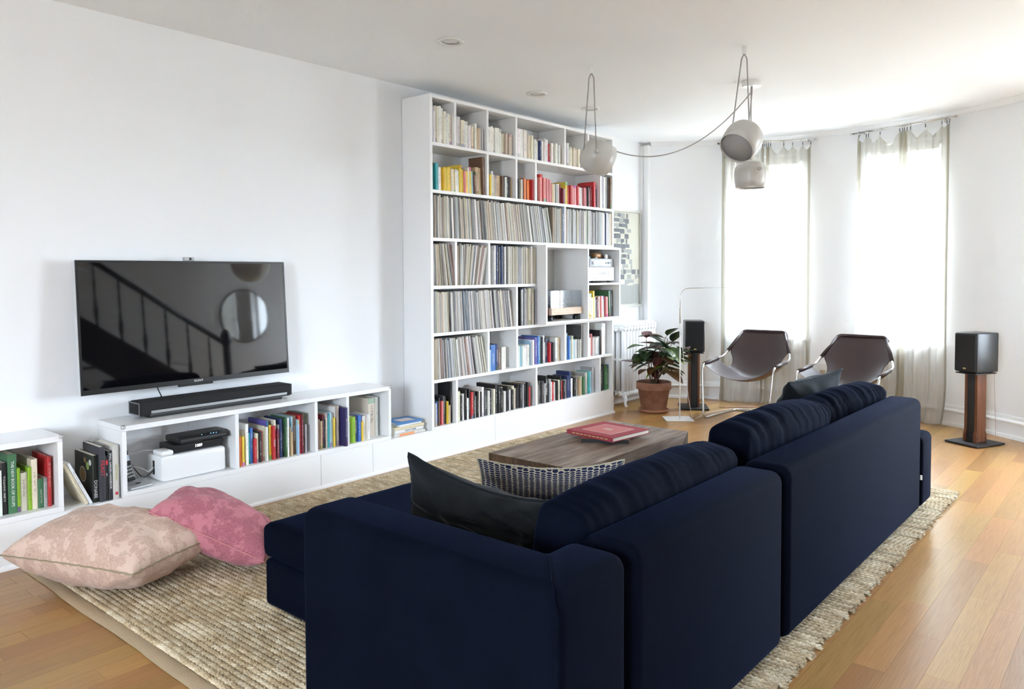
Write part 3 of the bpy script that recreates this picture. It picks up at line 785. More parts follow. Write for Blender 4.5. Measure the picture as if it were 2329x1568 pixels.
# ------------------------------------------------------------------ loudspeakers on stands
def speaker(loc, rz, lab_spk, lab_st, scale=1.):
    """local +x right across the front, front faces -y"""
    st = empty('speaker_stand', loc, rz, lab_st, 'speaker stand', 'walnut and black speaker stands')
    bbox('base_plate', (-.135, .135, -.155, .155, .004, .018), M_BLACKM, st, .003)
    for sx in (-1, 1):
        for sy in (-1, 1): MB().lathe([(0, 0), (.004, 0), (.010, .005), (0, .005)], 8, (sx * .115, sy * .135, 0)).build('spike', M_BLACK, st)
    bbox('post', (-.030, .030, -.050, .045, .018, .552), M_BLACKM, st, .004)
    for s in (-1, 1):
        x0, x1 = (.031, .053) if s > 0 else (-.053, -.031)
        prof = [(-.062, .018), (.062, .018), (.062, .075), (.050, .105), (.050, .545), (-.050, .545), (-.050, .105), (-.062, .075)]
        me = MB().prism(prof, 'x', x0, x1).mesh('side_board', M_WALNUT); bevel_mesh(me, .002, 1); sbd = link('side_board', me, st)
        for yy in (-.045, .045): MB().lathe([(0, -.001), (.004, -.001), (.004, .001), (0, .001)], 8).build('bolt', M_BLACK, sbd).matrix_local = Matrix.Translation((s * .0535, yy, .05)) @ Matrix.Rotation(pi / 2, 4, 'Y')
    bbox('top_plate', (-.085, .085, -.115, .115, .545, .553), M_BLACKM, st, .002)
    sp = empty('loudspeaker', (loc[0], loc[1], .553), rz, lab_spk, 'loudspeaker', 'black bookshelf loudspeakers')
    me = MB().box(-.092, .092, -.115, .125, .006, .306).mesh('cabinet', M_BLACK); bevel_mesh(me, .010, 3); o = link('cabinet', me, sp); sharp_smooth(o)
    for sx in (-1, 1):
        for sy in (-1, 1): MB().lathe([(0, 0), (.010, 0), (.010, .007), (0, .007)], 10, (sx * .06, sy * .085, 0)).build('foot', M_BLACKM, sp)
    me = MB().box(-.084, .084, -.127, -.114, .014, .298).mesh('grille', M_GRILLE); bevel_mesh(me, .006, 2); gr = link('grille', me, sp)
    bd = MB().lathe([(0, -.0012), (.013, -.0012), (.014, 0), (.013, .0012), (0, .0012)], 20).build('badge', M_GOLD, gr)
    bd.matrix_local = Matrix.Translation((0, -.1275, .036)) @ Matrix.Rotation(pi / 2, 4, 'X') @ Matrix.Diagonal((1, .42, 1, 1))
    return st, sp
speaker((2.865, 6.795, 0), radians(-27.4), 'black loudspeaker on the walnut stand against the bare wall', 'walnut and black speaker stand on the open floor beyond the sofa')
speaker((.46, 6.87, 0), radians(33), 'black loudspeaker beside the potted plant', 'walnut and black speaker stand between plant and sling chair')

# ------------------------------------------------------------------ slim floor lamp
fl = empty('floor_lamp', (.624, 6.247, 0), 0, 'slim white floor lamp with a thin bent rod and square base', 'lamp')
bs = bbox('base', (-.125, .125, -.11, .11, 0, .007), M_WHITEM, fl, .002); bs.rotation_euler = (0, 0, radians(39))
MB().tube([(.018, 0, .006), (.018, 0, .88)], .0055, 8).build('stem', M_WHITEM, fl, smooth=True)
MB().tube([(.018, 0, .87), (.018, 0, 1.01)], .0085, 10).build('socket', mat('beige_metal', (.55, .52, .46), .4), fl, smooth=True)
rod = round_path([(.018, 0, 1.0), (.018, 0, 1.185), (.46, .38, 1.195)], .10, 8)
MB().tube(rod, .0032, 6).build('rod', M_CHROME, fl, smooth=True)
MB().tube(hang((.018, 0, .88), (.13, .03, .008), .10, 16), .002, 5).build('cord', M_CABLEW, fl)

# ------------------------------------------------------------------ potted croton
PX, PY = .262, 6.445
pot = empty('plant_pot', (PX, PY, 0), 0, 'terracotta flower pot standing in its saucer on the oak floor', 'pot')
MB().lathe([(.0, .020), (.112, .020), (.118, .03), (.148, .215), (.160, .218), (.165, .225), (.165, .285), (.160, .290), (.150, .290), (.146, .283), (.140, .225), (.135, .215)], 48).build('pot', M_TERRA, pot, smooth=True)
MB().lathe([(0, 0), (.118, 0), (.135, .010), (.143, .030), (.139, .033), (.131, .030), (.120, .014), (0, .014)], 48).build('saucer', M_TERRAS, pot, smooth=True)
MB().lathe([(0, .262), (.06, .262), (.11, .258), (.139, .255)], 32).build('soil', M_SOIL, pot, smooth=True)
def leaf_mat(name, c, vein, back=.2):
    m = mat(name, c, .28, spec=.5); n = N(m); tc = n.new('TexCoord'); sp = n.new('SeparateXYZ'); n.ln(tc.outputs['Generated'], sp.inputs[0])
    y = n.math('SUBTRACT', sp.outputs[1], .5); ay = n.math('ABSOLUTE', y)
    midv = n.math('LESS_THAN', ay, .030)
    side = n.math('FRACT', n.math('SUBTRACT', n.math('MULTIPLY', sp.outputs[0], 9.), n.math('MULTIPLY', ay, 5.)))
    sv = n.math('MULTIPLY', n.math('LESS_THAN', side, .20), .75)
    n.ln(n.mix(n.math('MAXIMUM', midv, sv), c, vein), n.b.inputs['Base Color']); return m
LEAFM = [leaf_mat('leaf_dark_green', (.016, .040, .020), (.10, .16, .05)), leaf_mat('leaf_mid_green', (.028, .070, .026), (.28, .34, .10)),
         leaf_mat('leaf_bronze', (.050, .028, .014), (.30, .13, .03)), leaf_mat('leaf_bright_green', (.14, .30, .015), (.24, .40, .04)), leaf_mat('leaf_wine', (.055, .018, .018), (.26, .07, .05))]
def leaf_mesh(L, Wd, curl, m, seed):
    mb = MB()
    def fn(u, v):
        s = v * 2 - 1; w = Wd * (sin(pi * min(1, u ** .85)) ** .8) * (1 - .1 * u)
        return (u * L, s * w, abs(s) * w * .30 - curl * u * u + .004 * sin(u * 14 + seed) * abs(s))
    mb.grid(fn, 9, 4); return mb.mesh('leaf', m, smooth=True, weld=False, normals=False)
LM = [[leaf_mesh(1., .25 + .035 * (k % 3), .10 + .06 * k, m, k) for k in range(3)] for m in LEAFM]
plant = empty('croton_plant', (PX, PY, 0), 0, 'bushy croton plant with dark green and bronze veined leaves', 'plant')
rl = random.Random(21); ns = 9; li = 0
M_STEM = mat('plant_stem', (.12, .085, .05), .7)
M_STEMG = mat('leaf_stalk', (.10, .12, .04), .6)
for s in range(ns):
    a = 2 * pi * s / ns + rl.uniform(-.3, .3); r0 = rl.uniform(.01, .035); lean = rl.uniform(.07, .22) if s else .03
    hgt = rl.uniform(.50, .66) if s % 3 else .70
    base = Vector((r0 * cos(a), r0 * sin(a), .2625)); tip = Vector(((r0 + lean) * cos(a) + .07, (r0 + lean) * sin(a) + .05, hgt))
    mid = base.lerp(tip, .5) + Vector((0, 0, .02))
    path = [base * (1 - t) ** 2 + mid * 2 * t * (1 - t) + tip * t * t for t in [i / 7 for i in range(8)]]
    stem = MB().tube(path, [.006 - .003 * i / 7 for i in range(8)], 6).build('stem', M_STEM, plant, smooth=True)
    nl = 8
    for k in range(nl):
        t = .45 + .55 * k / (nl - 1); p0 = base * (1 - t) ** 2 + mid * 2 * t * (1 - t) + tip * t * t
        az = a + k * 2.4 + rl.uniform(-.4, .4); el = rl.uniform(-.45, .35) + (.55 if k == nl - 1 else 0); L = rl.uniform(.165, .245)
        d = Vector((cos(az) * cos(el), sin(az) * cos(el), sin(el))); side = d.cross(Vector((0, 0, 1))).normalized()
        stalk = p0 + d * .035
        hue = 4 if rl.random() < .13 else (3 if (k < 3 and rl.random() < .16) else rl.choice([0, 0, 0, 1, 1, 2]))
        o = link('leaf', rl.choice(LM[hue]), plant)
        up = side.cross(d)
        o.matrix_local = Matrix(((d.x, side.x, up.x, stalk.x), (d.y, side.y, up.y, stalk.y), (d.z, side.z, up.z, stalk.z), (0, 0, 0, 1))) @ Matrix.Diagonal((L, L, L, 1))
        MB().tube([p0, p0.lerp(stalk, .6) + Vector((0, 0, .003)), stalk + d * .01], .0022, 5).build('stalk', M_STEMG, plant)

# ------------------------------------------------------------------ cast-iron radiator
rad = empty('radiator', (-.170, 6.80, 0), 0, 'white cast-iron column radiator under the framed picture', 'radiator')
RH = .83
def rad_section(legs):
    mb = MB(); hx = .085
    for cx in (-.062, 0, .062): mb.tube([(cx, 0, .13), (cx, 0, RH - .07)], .0245, 10)
    for z, rr2 in ((.125, .026), (RH - .06, .028), (.46, .018)):
        mb.tube([(-hx, 0, z), (hx, 0, z)], rr2, 10)
    mb.tube([(-hx, 0, RH - .045), (-.05, 0, RH - .018), (.05, 0, RH - .018), (hx, 0, RH - .045)], .021, 10)
    mb.tube([(0, -.029, RH - .06), (0, .029, RH - .06)], .026, 12); mb.tube([(0, -.029, .125), (0, .029, .125)], .026, 12)
    if legs:
        for s in (-1, 1): mb.tube([(s * .06, 0, .12), (s * .085, 0, .075), (s * .080, 0, .03), (s * .095, 0, 0)], [.022, .018, .011, .014], 10)
    return mb.mesh('section', M_TRIM, smooth=True)
ra, rb_ = rad_section(True), rad_section(False)
NSEC = 11
for k in range(NSEC): link('section', ra if k in (0, NSEC - 1) else rb_, rad, (0, -.30 + k * .0575, 0))
MB().lathe([(0, -.004), (.028, -.004), (.030, .002), (.020, .006), (.012, .004), (0, .004)], 20).build('end_plug', M_TRIM, rad, smooth=True).matrix_local = Matrix.Translation((0, -.334, RH - .06)) @ Matrix.Rotation(pi / 2, 4, 'X')
vl = MB().tube([(.0, -.335, .125), (.0, -.39, .125), (.0, -.41, .10), (.0, -.41, 0)], .016, 10).build('valve_pipe', M_TRIM, rad, smooth=True)
MB().lathe([(0, -.02), (.022, -.02), (.026, 0), (.022, .02), (0, .02)], 14, (0, -.41, .14)).build('valve_knob', M_BLACKM, rad, smooth=True)

# ------------------------------------------------------------------ framed print (blocks stacked like a town)
art = empty('framed_print', (-.292, 6.77, 1.472), 0, 'framed abstract print of grey and cream blocks above the radiator', 'picture')
AW, AH = .325, .50
fr = MB()
for y0, y1, z0, z1 in ((-AW, AW, AH - .022, AH), (-AW, AW, -AH, -AH + .022), (-AW, -AW + .022, -AH + .022, AH - .022), (AW - .022, AW, -AH + .022, AH - .022)): fr.box(.0, .028, y0, y1, z0, z1)
fr.build('frame', mat('pale_silver_frame', (.55, .54, .50), .35, metal=.4), art)
MB().box(.001, .012, -AW + .021, AW - .021, -AH + .021, AH - .021).build('paper', mat('cream_paper', (.68, .66, .55), .7), art)
ra_ = random.Random(9); INK = [mat('print_slate', (.16, .17, .19), .7), mat('print_cream', (.64, .62, .52), .7), mat('print_grey', (.38, .39, .37), .7, bump=None)]
pk = MB()
cell = .052
z = AH - .04
while z > -AH + .26:
    y = -AW + .03
    while y < AW - .04:
        w, h = cell * ra_.choice((.6, 1, 1.5)), cell * ra_.choice((.75, 1, 1))
        tower = (y > .10 and z > .02) or (y > .17 and z > -.06)
        if not tower and ra_.random() < .95: pk.box(.012, .0128 + ra_.random() * .0003, y, min(AW - .024, y + w - .003), z - h + .003, z, ra_.choice((0, 0, 0, 1, 2, 2)))
        y += w
    z -= cell
for k in range(5): pk.box(.012, .0127, -AW + .03 + k * .12, min(AW - .024, -AW + .146 + k * .12), -AH + .03, -AH + .235 - .012 * (k % 2), 2)
pk.build('print_blocks', INK, art)
MB().box(.0200, .0205, -AW + .02, AW - .02, -AH + .02, AH - .02).build('glazing', glassy('picture_glass', (1, 1, 1), .05), art)
# ------------------------------------------------------------------ built-in plinth, low cabinets, bookcase
BX = -.289
pl = empty('storage_plinth', (0, 3.0, 0), 0, 'continuous low white plinth running along the TV wall', 'plinth')
def pbox(name, par, d, m=None, r=.0015, oy=0.):
    return bbox(name, (d[0], d[1], d[2] - oy, d[3] - oy, d[4], d[5]), m or M_SHELF, par, r)
for a, b in ((.10, .98), (.983, 2.832), (2.835, 3.240), (3.243, 4.455), (4.458, 6.15)):
    pbox('front_panel', pl, (-.020, 0, a, b, .012, .209), oy=3.)
pbox('top_board', pl, (BX, -.0205, .10, 6.15, .190, .209), oy=3.)
pbox('end_panel', pl, (BX, -.0205, 6.131, 6.15, 0, .189), oy=3.)
MB().prism([(.0, .0), (.014, .0), (.013, .010), (.006, .018), (0, .020)], 'y', .10 - 3, 6.155 - 3).build('base_molding', M_TRIM, pl)

def low_cabinet(label, y0, y1, divs, guards):
    c = empty('low_cabinet', (0, (y0 + y1) / 2, .209), 0, label, 'cabinet', 'low white open cabinets under the TV'); oy = (y0 + y1) / 2
    T = .022; Z1 = .361
    pbox('top_board', c, (BX, 0, y0, y1, Z1 - .026, Z1), oy=oy); pbox('bottom_board', c, (BX, 0, y0, y1, 0.0005, .026), oy=oy)
    for a in (y0, y1 - T): pbox('side_panel', c, (BX, 0, a, a + T, .0265, Z1 - .0265), oy=oy)
    for d in divs: pbox('divider', c, (BX + .01, -.001, d - T / 2, d + T / 2, .0265, Z1 - .0265), oy=oy)
    pbox('back_panel', c, (BX, BX + .006, y0 + T, y1 - T, .0265, Z1 - .0265), oy=oy)
    for g in guards:
        MB().lathe([(0, -.012), (.010, -.009), (.013, 0), (.010, .009), (0, .012)], 14).build('corner_guard', glassy('clear_rubber', (.85, .86, .88), .25), c, smooth=True).location = (.002, g - oy, Z1 - .004)
    return c
low_cabinet('low white cabinet with cookbooks behind the beige floor pillow', .40, 1.379, [], [1.374])
low_cabinet('long low white cabinet below the TV holding books and boxes', 1.650, 3.402, [2.275, 2.803, 3.043], [1.656, 3.396])

bk_ = empty('bookcase', (0, 4.965, .209), 0, 'tall white built-in bookcase full of books and records', 'bookcase'); OY, OZ = 4.965, .209
def kbox(name, d, m=None): return bbox(name, (d[0], d[1], d[2] - OY, d[3] - OY, d[4] - OZ, d[5] - OZ), m or M_SHELF, bk_, .0012)
Y0, Y1, ZT = 3.780, 6.150, 2.590; ST = .0235
kbox('side_panel', (BX, 0, Y0, Y0 + .025, .2095, ZT)); kbox('side_panel', (BX, 0, Y1 - .025, Y1, .2095, ZT))
kbox('top_panel', (BX, 0, Y0 + .0252, Y1 - .0252, ZT - .024, ZT)); kbox('bottom_board', (BX, 0, Y0 + .0252, Y1 - .0252, .2095, .228))
kbox('back_panel', (BX, BX + .005, Y0 + .0252, Y1 - .0252, .2285, ZT - .0245))
SH = [2.245, 1.910, 1.570, 1.228, .890, .555]
for k, z in enumerate(SH): kbox('shelf', (BX + .006, -.0005, Y0 + .0252, 4.972 if k == 3 else Y1 - .0252, z - ST / 2, z + ST / 2))
ROWZ = {}
tops = [ZT - .024] + [z - ST / 2 for z in SH]; bots = [z + ST / 2 for z in SH] + [.228]
for r in range(7): ROWZ[r + 1] = (bots[r], tops[r])
DIV = {1: [4.037, 4.388, 4.730, 5.383, 5.735], 2: [4.388, 4.730, 4.979, 5.935], 3: [5.383], 4: [4.037, 4.400], 5: [4.730], 6: [4.388, 4.730, 5.383, 5.735], 7: [4.037, 4.979, 5.925]}
for r, ds in DIV.items():
    for d in ds: kbox('divider', (BX + .006, -.001, d - .011, d + .011, ROWZ[r][0] + .0003, ROWZ[r][1] - .0003))
# protruding box that holds the record player
bxo = empty('media_box', (0, 5.55, .9025), 0, 'white open box protruding from the bookcase around the turntable', 'shelf box')
def xbox(name, d, m=None): return bbox(name, (d[0], d[1], d[2] - 5.55, d[3] - 5.55, d[4] - .9025, d[5] - .9025), m or M_SHELF, bxo, .0012)
EY0, EY1, EZ0, EZ1, EX = 4.986, 6.118, .9025, 1.5575, .095
xbox('top_panel', (BX + .006, EX, EY0, EY1, EZ1 - .020, EZ1)); xbox('bottom_panel', (BX + .006, EX, EY0, EY1, EZ0, EZ0 + .020))
xbox('side_panel', (BX + .006, EX, EY0, EY0 + .020, EZ0 + .0202, EZ1 - .0202)); xbox('side_panel', (BX + .006, EX, EY1 - .020, EY1, EZ0 + .0202, EZ1 - .0202))
xbox('divider', (BX + .012, EX, 5.585, 5.603, EZ0 + .0202, EZ1 - .0202)); xbox('shelf', (BX + .012, EX, 5.6032, EY1 - .0202, 1.218, 1.236))
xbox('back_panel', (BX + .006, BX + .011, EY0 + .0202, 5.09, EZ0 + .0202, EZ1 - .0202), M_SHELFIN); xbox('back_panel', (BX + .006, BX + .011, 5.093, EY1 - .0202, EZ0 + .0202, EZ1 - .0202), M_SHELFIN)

# ------------------------------------------------------------------ books and records
PAL = {'w': ('white', (.80, .79, .76)), 'c': ('cream', (.72, .66, .52)), 'y': ('yellow', (.80, .58, .06)), 'o': ('orange', (.75, .20, .04)), 'r': ('red', (.50, .03, .035)),
       'k': ('black', (.018, .017, .018)), 'n': ('navy', (.02, .035, .12)), 'b': ('blue', (.04, .14, .42)), 'g': ('green', (.05, .15, .07)), 't': ('teal', (.05, .35, .38)),
       'p': ('pink', (.68, .24, .24)), 's': ('grey', (.42, .42, .42)), 'd': ('charcoal', (.075, .077, .082)), 'e': ('tan', (.55, .40, .24)), 'm': ('maroon', (.20, .025, .04)),
       'v': ('violet', (.14, .11, .38)), 'l': ('pale blue', (.36, .56, .70)), 'h': ('lime green', (.30, .52, .03)), 'f': ('beige', (.60, .54, .44)), 'u': ('brown', (.17, .09, .055))}
def ordn(i):
    return '%d%s' % (i, 'th' if 10 <= i % 100 <= 20 else {1: 'st', 2: 'nd', 3: 'rd'}.get(i % 10, 'th'))
RB = random.Random(77)
def jitter(c, a=.12):
    k = 1 + RB.uniform(-a, a); return tuple(max(.004, min(.9, q * k * (1 + RB.uniform(-.05, .05)))) for q in c)
def book_mesh(t, h, d, mirror=False, split=False):
    ct = min(.0025, t * .2); s = -1 if mirror else 1
    P = [(-d, 0), (-.0025, 0), (0, .22 * t), (0, .78 * t), (-.0025, t), (-d, t), (-d, t - ct), (-ct - .002, t - ct), (-ct - .002, ct), (-d, ct)]
    P = [(x, s * y) for x, y in P]; y0, y1 = sorted((s * ct, s * (t - ct)))
    cv = MB().prism(P, 'z', 0, h); pg = (-d + .004, -ct - .0021, y0, y1, .0025, h - .0025)
    if split: return cv.mesh('cover', M_COVER), MB().box(*pg).mesh('page_block', M_PAGES)
    cv.box(*pg, mi=1); return cv.mesh('book', [M_COVER, M_PAGES]), None
def sleeve_mesh(t, h, d, mirror=False):
    s = -1 if mirror else 1
    return MB().prism([(x, s * y) for x, y in [(-d, 0), (-.0015, 0), (0, .3 * t), (0, .7 * t), (-.0015, t), (-d, t)]], 'z', 0, h).mesh('record_sleeve', M_SLEEVE)
def put_book(y, z, x, t, h, d, col, label, group, lean=0., mirror=False, split=False, name='book', cat='book'):
    lean_r = radians(lean)
    if name == 'record_sleeve':
        o = link(name, sleeve_mesh(t, h, d, mirror)); o.color = (*col, 1)
    else:
        a, b = book_mesh(t, h, d, mirror, split)
        if split:
            o = empty(name); c = link('cover', a, o); c.color = (*col, 1); link('page_block', b, o)
        else: o = link(name, a); o.color = (*col, 1)
    o.location = (x, y, z); o.rotation_euler = (-lean_r if mirror else lean_r, 0, 0)
    return tag(o, label, cat, group)
COUNT = {}
def fill(key, place, spec, y0, y1, z0, clear, tmin=.012, tmax=.034, x=-.02, dr=(.13, .21), split=False, group=None, hmul=1., lean_to=0., used=1.):
    """spec: letters with a height digit (tenths of the clear height) and optional relative thickness digit"""
    toks = re.findall(r'([a-z])(\d)(\d)?', spec); gap = .0004
    ths = [float(t[2] or RB.choice('3445')) * (1 + RB.uniform(-.15, .15)) for t in toks]
    hs = [min(.985, (int(t[1]) / 10 + .035 + RB.uniform(-.02, .025))) * clear * hmul for t in toks]
    leans = [lean_to * i / max(1, len(toks) - 1) for i in range(len(toks))]
    extra = sum(max(0, hs[i] * (math.tan(radians(leans[i])) - math.tan(radians(leans[i - 1])))) for i in range(1, len(toks)))
    room = (y1 - y0 - .004) * used - extra - gap * len(toks); k = room / sum(ths); y = y0 + .002; out = []
    for i, (t, th, h) in enumerate(zip(toks, ths, hs)):
        if i and leans[i] > 0: y += h * max(0, math.tan(radians(leans[i])) - math.tan(radians(leans[i - 1])))
        COUNT[key] = COUNT.get(key, 0) + 1; nm, col = PAL[t[0]]
        out.append(put_book(y, z0 + .0004, x + RB.uniform(-.018, .008), th * k, h, RB.uniform(*dr), jitter(col), '%s book, %s from %s' % (nm, ordn(COUNT[key]), place), group or 'books', leans[i], split=split))
        y += th * k + gap
    return out
LPC = [(.46, .44, .40), (.58, .56, .52), (.32, .30, .28), (.20, .19, .19), (.64, .57, .45), (.42, .33, .21), (.10, .095, .095), (.03, .03, .033), (.72, .71, .69), (.40, .30, .22), (.22, .26, .34), (.44, .46, .48), (.34, .18, .13), (.55, .52, .40), (.33, .36, .33)]
LPN = ['grey', 'pale grey', 'mid grey', 'dark grey', 'cream', 'tan', 'charcoal', 'black', 'white', 'brown', 'slate blue', 'steel grey', 'russet', 'sand', 'sage grey']
def records(key, place, n, y0, y1, z0, clear, leans=(0, 0), weights=None, mirror=False, frac=.965):
    gap = .0003; ths = [RB.uniform(.6, 1.4) for _ in range(n)]; h = clear * frac
    ln = [leans[0] + (leans[1] - leans[0]) * (i / max(1, n - 1)) ** .8 for i in range(n)]
    if mirror: ln = ln[::-1]
    hs = [h * (RB.uniform(.965, 1.0) if RB.random() < .8 else RB.uniform(.93, .97)) for _ in range(n)]
    extra = math.tan(radians(ln[0])) * hs[0] + sum(max(0, max(hs[i], hs[i - 1]) * (math.tan(radians(ln[i])) - math.tan(radians(ln[i - 1])))) for i in range(1, n))
    k = (y1 - y0 - .003 - extra - gap * n) / sum(q / cos(radians(a)) for q, a in zip(ths, ln)); y = .0015 + math.tan(radians(ln[0])) * hs[0]
    res = []
    for i in range(n):
        if i: y += max(0, max(hs[i], hs[i - 1]) * (math.tan(radians(ln[i])) - math.tan(radians(ln[i - 1]))))
        w = weights or [5, 5, 4, 3, 4, 2, 2, 2, 3, 1.2, 1, 3, 1, 2, 2]; ci = RB.choices(range(len(LPC)), w)[0]
        t = ths[i] * k
        yy = (y1 - y) if mirror else (y0 + y)
        o = put_book(yy, z0 + .0004, RB.uniform(-.006, .004), t, hs[i], .262, jitter(tuple(min(.8, q * .85) for q in LPC[ci]), .28), None, 'record sleeves in the bookcase', ln[i], mirror, name='record_sleeve', cat='record')
        res.append((yy, o, LPN[ci])); y += t / cos(radians(ln[i])) + gap
    for yy, o, nm in sorted(res, key=lambda q: q[0]):
        COUNT[key] = COUNT.get(key, 0) + 1; o['label'] = '%s record sleeve, %s from %s' % (nm, ordn(COUNT[key]), place)
SHN = {1: 'the TV end of the top bookcase shelf', 2: 'the TV end of the second bookcase shelf', 3: 'the TV end of the third bookcase shelf', 4: 'the TV end of the fourth bookcase shelf', 5: 'the TV end of the fifth bookcase shelf', 6: 'the TV end of the sixth bookcase shelf', 7: 'the TV end of the bottom bookcase shelf'}
GB = 'books in the tall bookcase'
L_, R_ = Y0 + .026, Y1 - .026
def comp(r, i):
    e = [L_] + [q for d in DIV[r] for q in (d - .0115, d + .0115)] + [R_]; return e[2 * i], e[2 * i + 1]
def F_(r, i, spec, **kw):
    a, b = comp(r, i); return fill(r, SHN[r], spec, a, b, ROWZ[r][0], ROWZ[r][1] - ROWZ[r][0], group=GB, **kw)
F_(1, 0, 'w95w8c83c83w85w85c75w74w74c75')
F_(1, 1, 'w75w63w77c66w65w65w55c54c54w65e54f54s53s53', used=.95)
F_(1, 2, 'y53w65w65w65w65w65w64f54f54f54f54f54f54', used=.96)
F_(1, 3, 'w73w75w74w74w74w75c65c64w65w55w54n55w55c54w64w65r54w54w54w54w54w53e53', used=.98)
F_(1, 4, 'w64w64f54c54c54c54f54c54', used=.72)
F_(1, 5, 'w55w55w54s54d55s55d55', x=-.03, used=.98)
F_(2, 0, 'g63t64t65w54y55y54y54y55c55y54w55w54y65y53p54y55w63y65l54u54e66e65u95', lean_to=3.)
F_(2, 1, 'y65y54w64w54c54f54e55e54u53k54w54k55k54p55e53', used=.98)
F_(2, 2, 'w54k53w55f54k54o54o54k53o54o54r54')
F_(2, 3, 'o65w64p64r76p65p64p64r55e54c53s54m54w53m54m44w44y65r54r54p54p55p54r54p53w54w54p53r53k54d53f53p54m64r74r73n54', lean_to=2.)
F_(2, 4, 's95s94w94s94d94u94s93', x=.004, dr=(.22, .25))
a, b = comp(3, 0); z0, cl = ROWZ[3][0], ROWZ[3][1] - ROWZ[3][0]
records(3, SHN[3], 92, a, 5.205, z0, cl, (0, 12), None)
records(3, SHN[3], 10, 5.205, b - .036, z0, cl, (0, 0), [1, 1, 2, 1, 2, 2, 0, 0, 0, 1, 0, 1, 0, 3, 6])
COUNT[3] += 1; navy = put_book(b - .034, z0 + .0004, .0, .033, cl * .97, .25, (.05, .075, .14), 'thick navy book with pale lettering at the middle upright of the record shelf', GB)
a, b = comp(3, 1)
records(3, SHN[3], 36, a, b - .135, z0, cl, (0, 0), [3, 3, 3, 2, 2, 1, 1, 1, 1, 1, 2, 5, 0, 2, 4])
fill(3, SHN[3], 'w94n93w95w94f93c93e92', b - .134, b, z0, cl, x=-.002, dr=(.2, .24), group=GB)
z0, cl = ROWZ[4][0], ROWZ[4][1] - ROWZ[4][0]
a, b = comp(4, 0); records(4, SHN[4], 14, a, b - .002, z0, cl, (0, 11), [3, 3, 2, 1, 2, 1, 3, 4, 4, 1, 1, 2, 1, 1, 0])
a, b = comp(4, 1); records(4, SHN[4], 21, a + .004, b, z0, cl, (0, 13), [3, 4, 2, 1, 4, 3, 1, 1, 5, 1, 1, 2, 1, 2, 0], mirror=True)
a, b = comp(4, 2); fill(4, SHN[4], 'w95s93w94d93n94d94n93d93w93k93', a, a + .20, z0, cl, x=.0, dr=(.24, .262), group=GB)
records(4, SHN[4], 26, a + .202, 4.980, z0, cl, (0, 0), [1, 2, 0, 0, 12, 3, 0, 0, 3, 0, .4, .4, 0, 9, 0], frac=.95)
z0, cl = ROWZ[5][0], ROWZ[5][1] - ROWZ[5][0]
a, b = comp(5, 0); records(5, SHN[5], 52, a, b - .045, z0, cl, (0, 8), [4, 5, 2, 1, 5, 2, 1, 1.5, 7, 1, 1, 2, 1, 2, 0], frac=.95)
fill(5, SHN[5], 'k94', b - .040, b, z0, cl, group=GB, x=-.06, used=.6)
fill(5, SHN[5], 'k95k92s94n93s93s94f94s93f93d92s92', b + .023, 4.980, z0, cl, x=.0, dr=(.24, .262), group=GB, used=.98)
z0, cl = ROWZ[6][0], ROWZ[6][1] - ROWZ[6][0]
a, b = comp(6, 0); records(6, SHN[6], 36, a, b - .004, z0, cl, (0, 12), [4, 4, 2, 2, 4, 1, 3, 5, 7, 1, 1, 2, 2, 1, 0], frac=.95)
F_(6, 1, 'b53l52b67n64u53s52w56', used=.72, x=-.03)
F_(6, 2, 'b53w54t54l53w54w55w55f54l62w64w64v76b74l74d73w73s54k64n64r54o53n54d54w65s64e65', used=.96)
F_(6, 3, 'l75l75b64l54c65l54w54w54s54w54f54d93s93', used=.9)
F_(6, 4, 'w55w54f54p63w54w55s55k74u64w95w96', used=.84)
F_(7, 0, 'k73d64w53b54u53k64r54p54d64k63y52e44d44k95', used=.98)
F_(7, 1, 'd94c75k64w65k74w54k74r64k65s54k64c64k64w75d64k64w64k65s64c65k77k66k64c64w54k54n54k64w54k55f65f54k54k64k66s63k64c65k64r54k54', used=.97, hmul=.97)
lr = F_(7, 2, 'e64s54d65d64s53k74k54s64w54r54w54k54c54k64r53k54s54n65n74w54k54k54s54e54c54g54s64k54c63t64l64s74', used=.93, hmul=.97)
lr[5].data.materials[0] = M_COVERP
text('title', 'LOU REED', .019, M_PRINTW, lr[5], (.0006, max(v.co.y for v in lr[5].data.vertices) / 2, .13), ((0, 0, -1), (0, 1, 0)), font_scale=1.5)
F_(7, 3, 'd77k73g74g75', used=.93)
# lower right cell of the box
fill('box', 'the brass figure in the box cell below the amplifiers', 'f77w64y84w63k53m64c63p64l64r54p64g83l74d86', 5.655, EY1 - .022, EZ0 + .0206, .29, x=.05, dr=(.15, .20), group='books in the media box', used=.98, lean_to=3.)
# low cabinets
CZ0, CCL = .209 + .0262, .308
GL = 'books in the low cabinets'
fill('A', 'the far side in the cabinet behind the beige pillow', 'd65k64w47w64k75g86h62f55h63c74g44s43r73', 1.03, 1.345, CZ0, CCL, x=-.05, dr=(.17, .22), split=True, group=GL, hmul=1.04)
fill('B2', 'the black boxes in the long low cabinet', 'c64o54y54f65w74t54b65r45c55k54r54f65w64v73y64r65c74m54s63n75k64g74w74l64e54l74u76l64r74m73g74s53', 2.290, 2.790, CZ0, CCL, x=-.03, dr=(.15, .21), split=True, group=GL, used=.93, hmul=1.04)
fill('B3', 'the divider in the narrow low cabinet cell', 'w65r65f53e54k53m64k53f64t65l64s63y54w74f75', 2.816, 3.026, CZ0, CCL, x=-.03, dr=(.15, .21), split=True, group=GL, used=.86, hmul=1.1)
o = put_book(3.004, CZ0, .022, .020, .245, .20, (.030, .026, .11), 'dark violet book poking out of the narrow low cabinet cell', GL, split=True)
